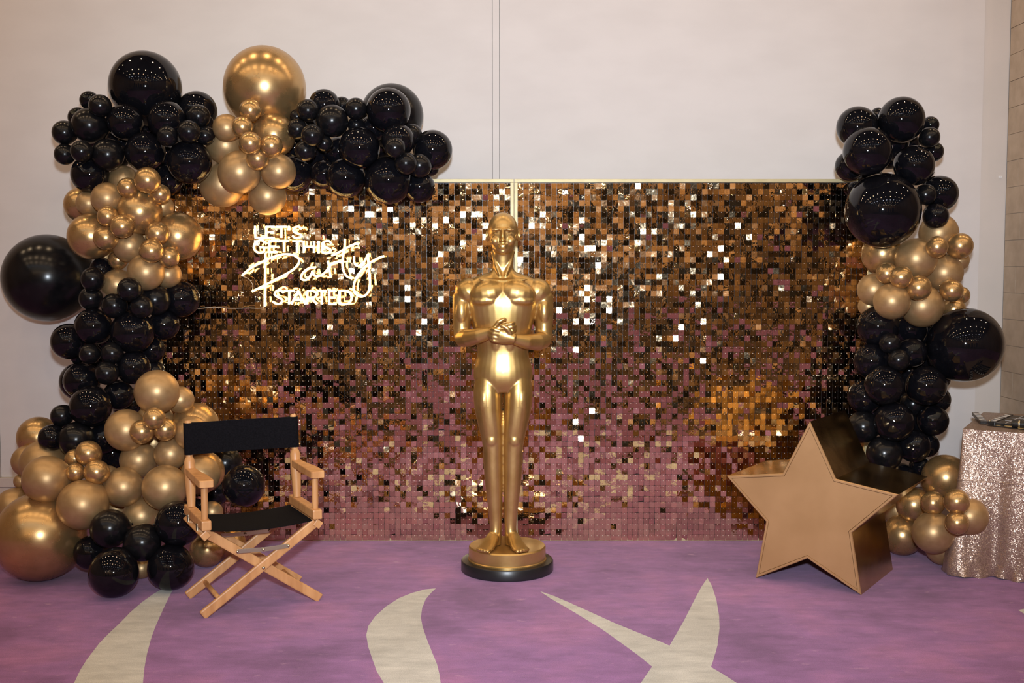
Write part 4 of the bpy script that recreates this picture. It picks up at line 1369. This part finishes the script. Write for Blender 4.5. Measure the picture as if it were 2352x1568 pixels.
for lv in range(levels + 1):
    t = lv / levels
    z = TZ * (1 - t)
    for i, (p, nn) in enumerate(per):
        s_ = arc[i]
        fold = (0.5 + 0.5 * math.sin(s_ * 23 + ph[0] + 1.2 * math.sin(s_ * 5 + ph[1]))) * 0.030 + (0.5 + 0.5 * math.sin(s_ * 41 + ph[2] + t * 2.2)) * 0.012
        dcorner = min((p - q).length for q in (P0, P1, P2, P3))
        if nn.dot(-tu) > 0.6: fold *= 0.35
        flare = 0.06 * math.exp(-(dcorner / 0.10) ** 2) * t ** 1.6
        out = 0.004 + fold * t ** 1.1 + flare + 0.012 * t + (0.012 * max(0, t - 0.93) / 0.07 * math.sin(s_ * 60))
        z_ = z if lv < levels else 0.004 + 0.004 * math.sin(s_ * 31)
        q = p + nn * out
        cl.v.append(Vector((q.x, q.y, z_)))
for lv in range(levels):
    for i in range(npt):
        j = (i + 1) % npt
        cl.f.append([lv * npt + i, (lv + 1) * npt + i, (lv + 1) * npt + j, lv * npt + j])
        cl.smooth.append(True)
cl.f.append(list(range(npt)))
cl.smooth.append(False)
clo = cl.build('tablecloth', M['glitter'], tab, 60)
fix_normals(clo)
hem = []
lvh = 9
hem = [cl.v[lvh * npt + i] + per[i][1] * 0.002 for i in range(npt)]
MB().tube(hem, 0.0022, 6, closed=True).build('cloth_seam', M['glitter'], tab)

# clapperboard lying open on the table
TT = TZ + 0.001
hg = on_plane(2268, 969, TT + 0.012)
hg.z = TT
def flat(v): return Vector((v.x, v.y, 0))
e1 = flat(on_plane(2312, 952, TT + 0.012) - hg)
ln1 = e1.length
e1.normalize()
e2 = Vector((e1.y, -e1.x, 0))
clap = tag(empty('clapperboard', hg, math.atan2(e1.y, e1.x)), 'black and white striped film clapperboard lying open on sequin table', 'clapperboard')
SW = 0.034
MB().box((0.0, -0.215, 0.0), (ln1, -SW - 0.001, 0.012), None, 0.0015).build('slate', M['prop_black'], clap)
for yy in (-0.085, -0.125, -0.165):
    MB().box((0.008, yy - 0.0012, 0.012), (ln1 - 0.008, yy + 0.0012, 0.0126)).build('slate_line', M['prop_white'], clap)
for xx in (0.33, 0.66):
    MB().box((ln1 * xx - 0.0012, -0.20, 0.012), (ln1 * xx + 0.0012, -0.055, 0.0126)).build('slate_line', M['prop_white'], clap)
def stick(parent_rot, name):
    st = empty(name, (0, 0, 0), parent_rot)
    st.parent = clap
    return st
def stick_mesh(name, rot, flip):
    R = Matrix.Rotation(rot, 4, 'Z')
    so = MB().box((0.0, -SW if not flip else 0.0, 0.0), (ln1, 0.0 if not flip else SW, 0.016), R, 0.0015).build(name, M['prop_black'], clap)
    y0, y1 = (-SW + 0.002, -0.002) if not flip else (0.002, SW - 0.002)
    for k in range(5):
        x = 0.035 + k * (ln1 - 0.05) / 5
        w_ = (ln1 - 0.05) / 10
        sk = 0.018
        MB().add([R @ Vector(p) for p in ((x, y0, 0.0161), (x + w_, y0, 0.0161), (x + w_ + sk, y1, 0.0161), (x + sk, y1, 0.0161), (x, y0, 0.0166), (x + w_, y0, 0.0166), (x + w_ + sk, y1, 0.0166), (x + sk, y1, 0.0166))],
                 [(0, 3, 2, 1), (4, 5, 6, 7), (0, 1, 5, 4), (1, 2, 6, 5), (2, 3, 7, 6), (3, 0, 4, 7)]).build('stripe', M['prop_white'], so)
    return so
stick_mesh('clap_stick', 0.0, False)
lt = flat(on_plane(2250, 950, TT + 0.014) - hg)
stick_mesh('clap_stick', math.atan2(lt.y, lt.x) - math.atan2(e1.y, e1.x), True)
MB().lathe([(0.006, 0.016), (0.006, 0.019), (0.003, 0.0205)], 12, Matrix.Translation((0.012, -0.008, 0))).build('hinge_pin', M['steel'], clap)

# flat printed prop card in front of it, and a black rounded prop
ca = on_plane(2266, 977, TT); cb = on_plane(2350, 987, TT)
cu = flat(cb - ca); cl_ = cu.length
card = tag(empty('prop_card', flat(ca) + Vector((0, 0, TT)), math.atan2(cu.y, cu.x)), 'dark printed party prop card with gold shapes on sequin table', 'prop')
MB().box((0, 0, 0.0), (0.30, 0.075, 0.003), None, 0.001).build('card', M['prop_black'], card)
for x0, x1, y0, y1 in ((0.03, 0.055, 0.02, 0.05), (0.07, 0.13, 0.03, 0.06), (0.15, 0.18, 0.012, 0.05), (0.2, 0.27, 0.02, 0.055)):
    n = 12
    el = [(((x0 + x1) / 2) + (x1 - x0) / 2 * math.cos(2 * PI * k / n), ((y0 + y1) / 2) + (y1 - y0) / 2 * math.sin(2 * PI * k / n)) for k in range(n)]
    MB().add([(x, y, 0.003) for x, y in el] + [(x, y, 0.0036) for x, y in el], [tuple(range(n, 2 * n))] + [(i, (i + 1) % n, n + (i + 1) % n, n + i) for i in range(n)]).build('gold_shape', M['prop_gold'], card)
rc = on_plane(2346, 976, TT + 0.02)
rod = tag(empty('prop_cylinder', (rc.x + 0.05, rc.y, TT + 0.021), R_(-30)), 'glossy black cylinder lying on sequin table at right edge', 'prop')
MB().lathe([(0.012, -0.09), (0.019, -0.086), (0.02, -0.07), (0.02, 0.07), (0.019, 0.086), (0.012, 0.09)], 20, Matrix.Rotation(PI / 2, 4, 'Y')).build('tube', M['prop_black'], rod, 40)
MB().lathe([(0.0205, -0.004), (0.0212, -0.002), (0.0212, 0.002), (0.0205, 0.004)], 20, Matrix.Translation((-0.055, 0, 0)) @ Matrix.Rotation(PI / 2, 4, 'Y')).build('ring', M['steel'], rod, 40)

# little white raised rectangle on the wall strip at the right
wp = at(2298, 406, WALL_Y)
pl = tag(empty('wall_rectangle', (wp.x, WALL_Y + 0.004, wp.z)), 'tiny white rectangle on the wall near the stone pier', 'wall plate')
MB().box((-0.010, -0.004, -0.006), (0.010, 0.0, 0.006), None, 0.001).build('rectangle', M['plastic_white'], pl)
MB().box((-0.003, -0.005, -0.002), (0.003, -0.004, 0.002)).build('inner_rectangle', M['lamp_trim'], pl)
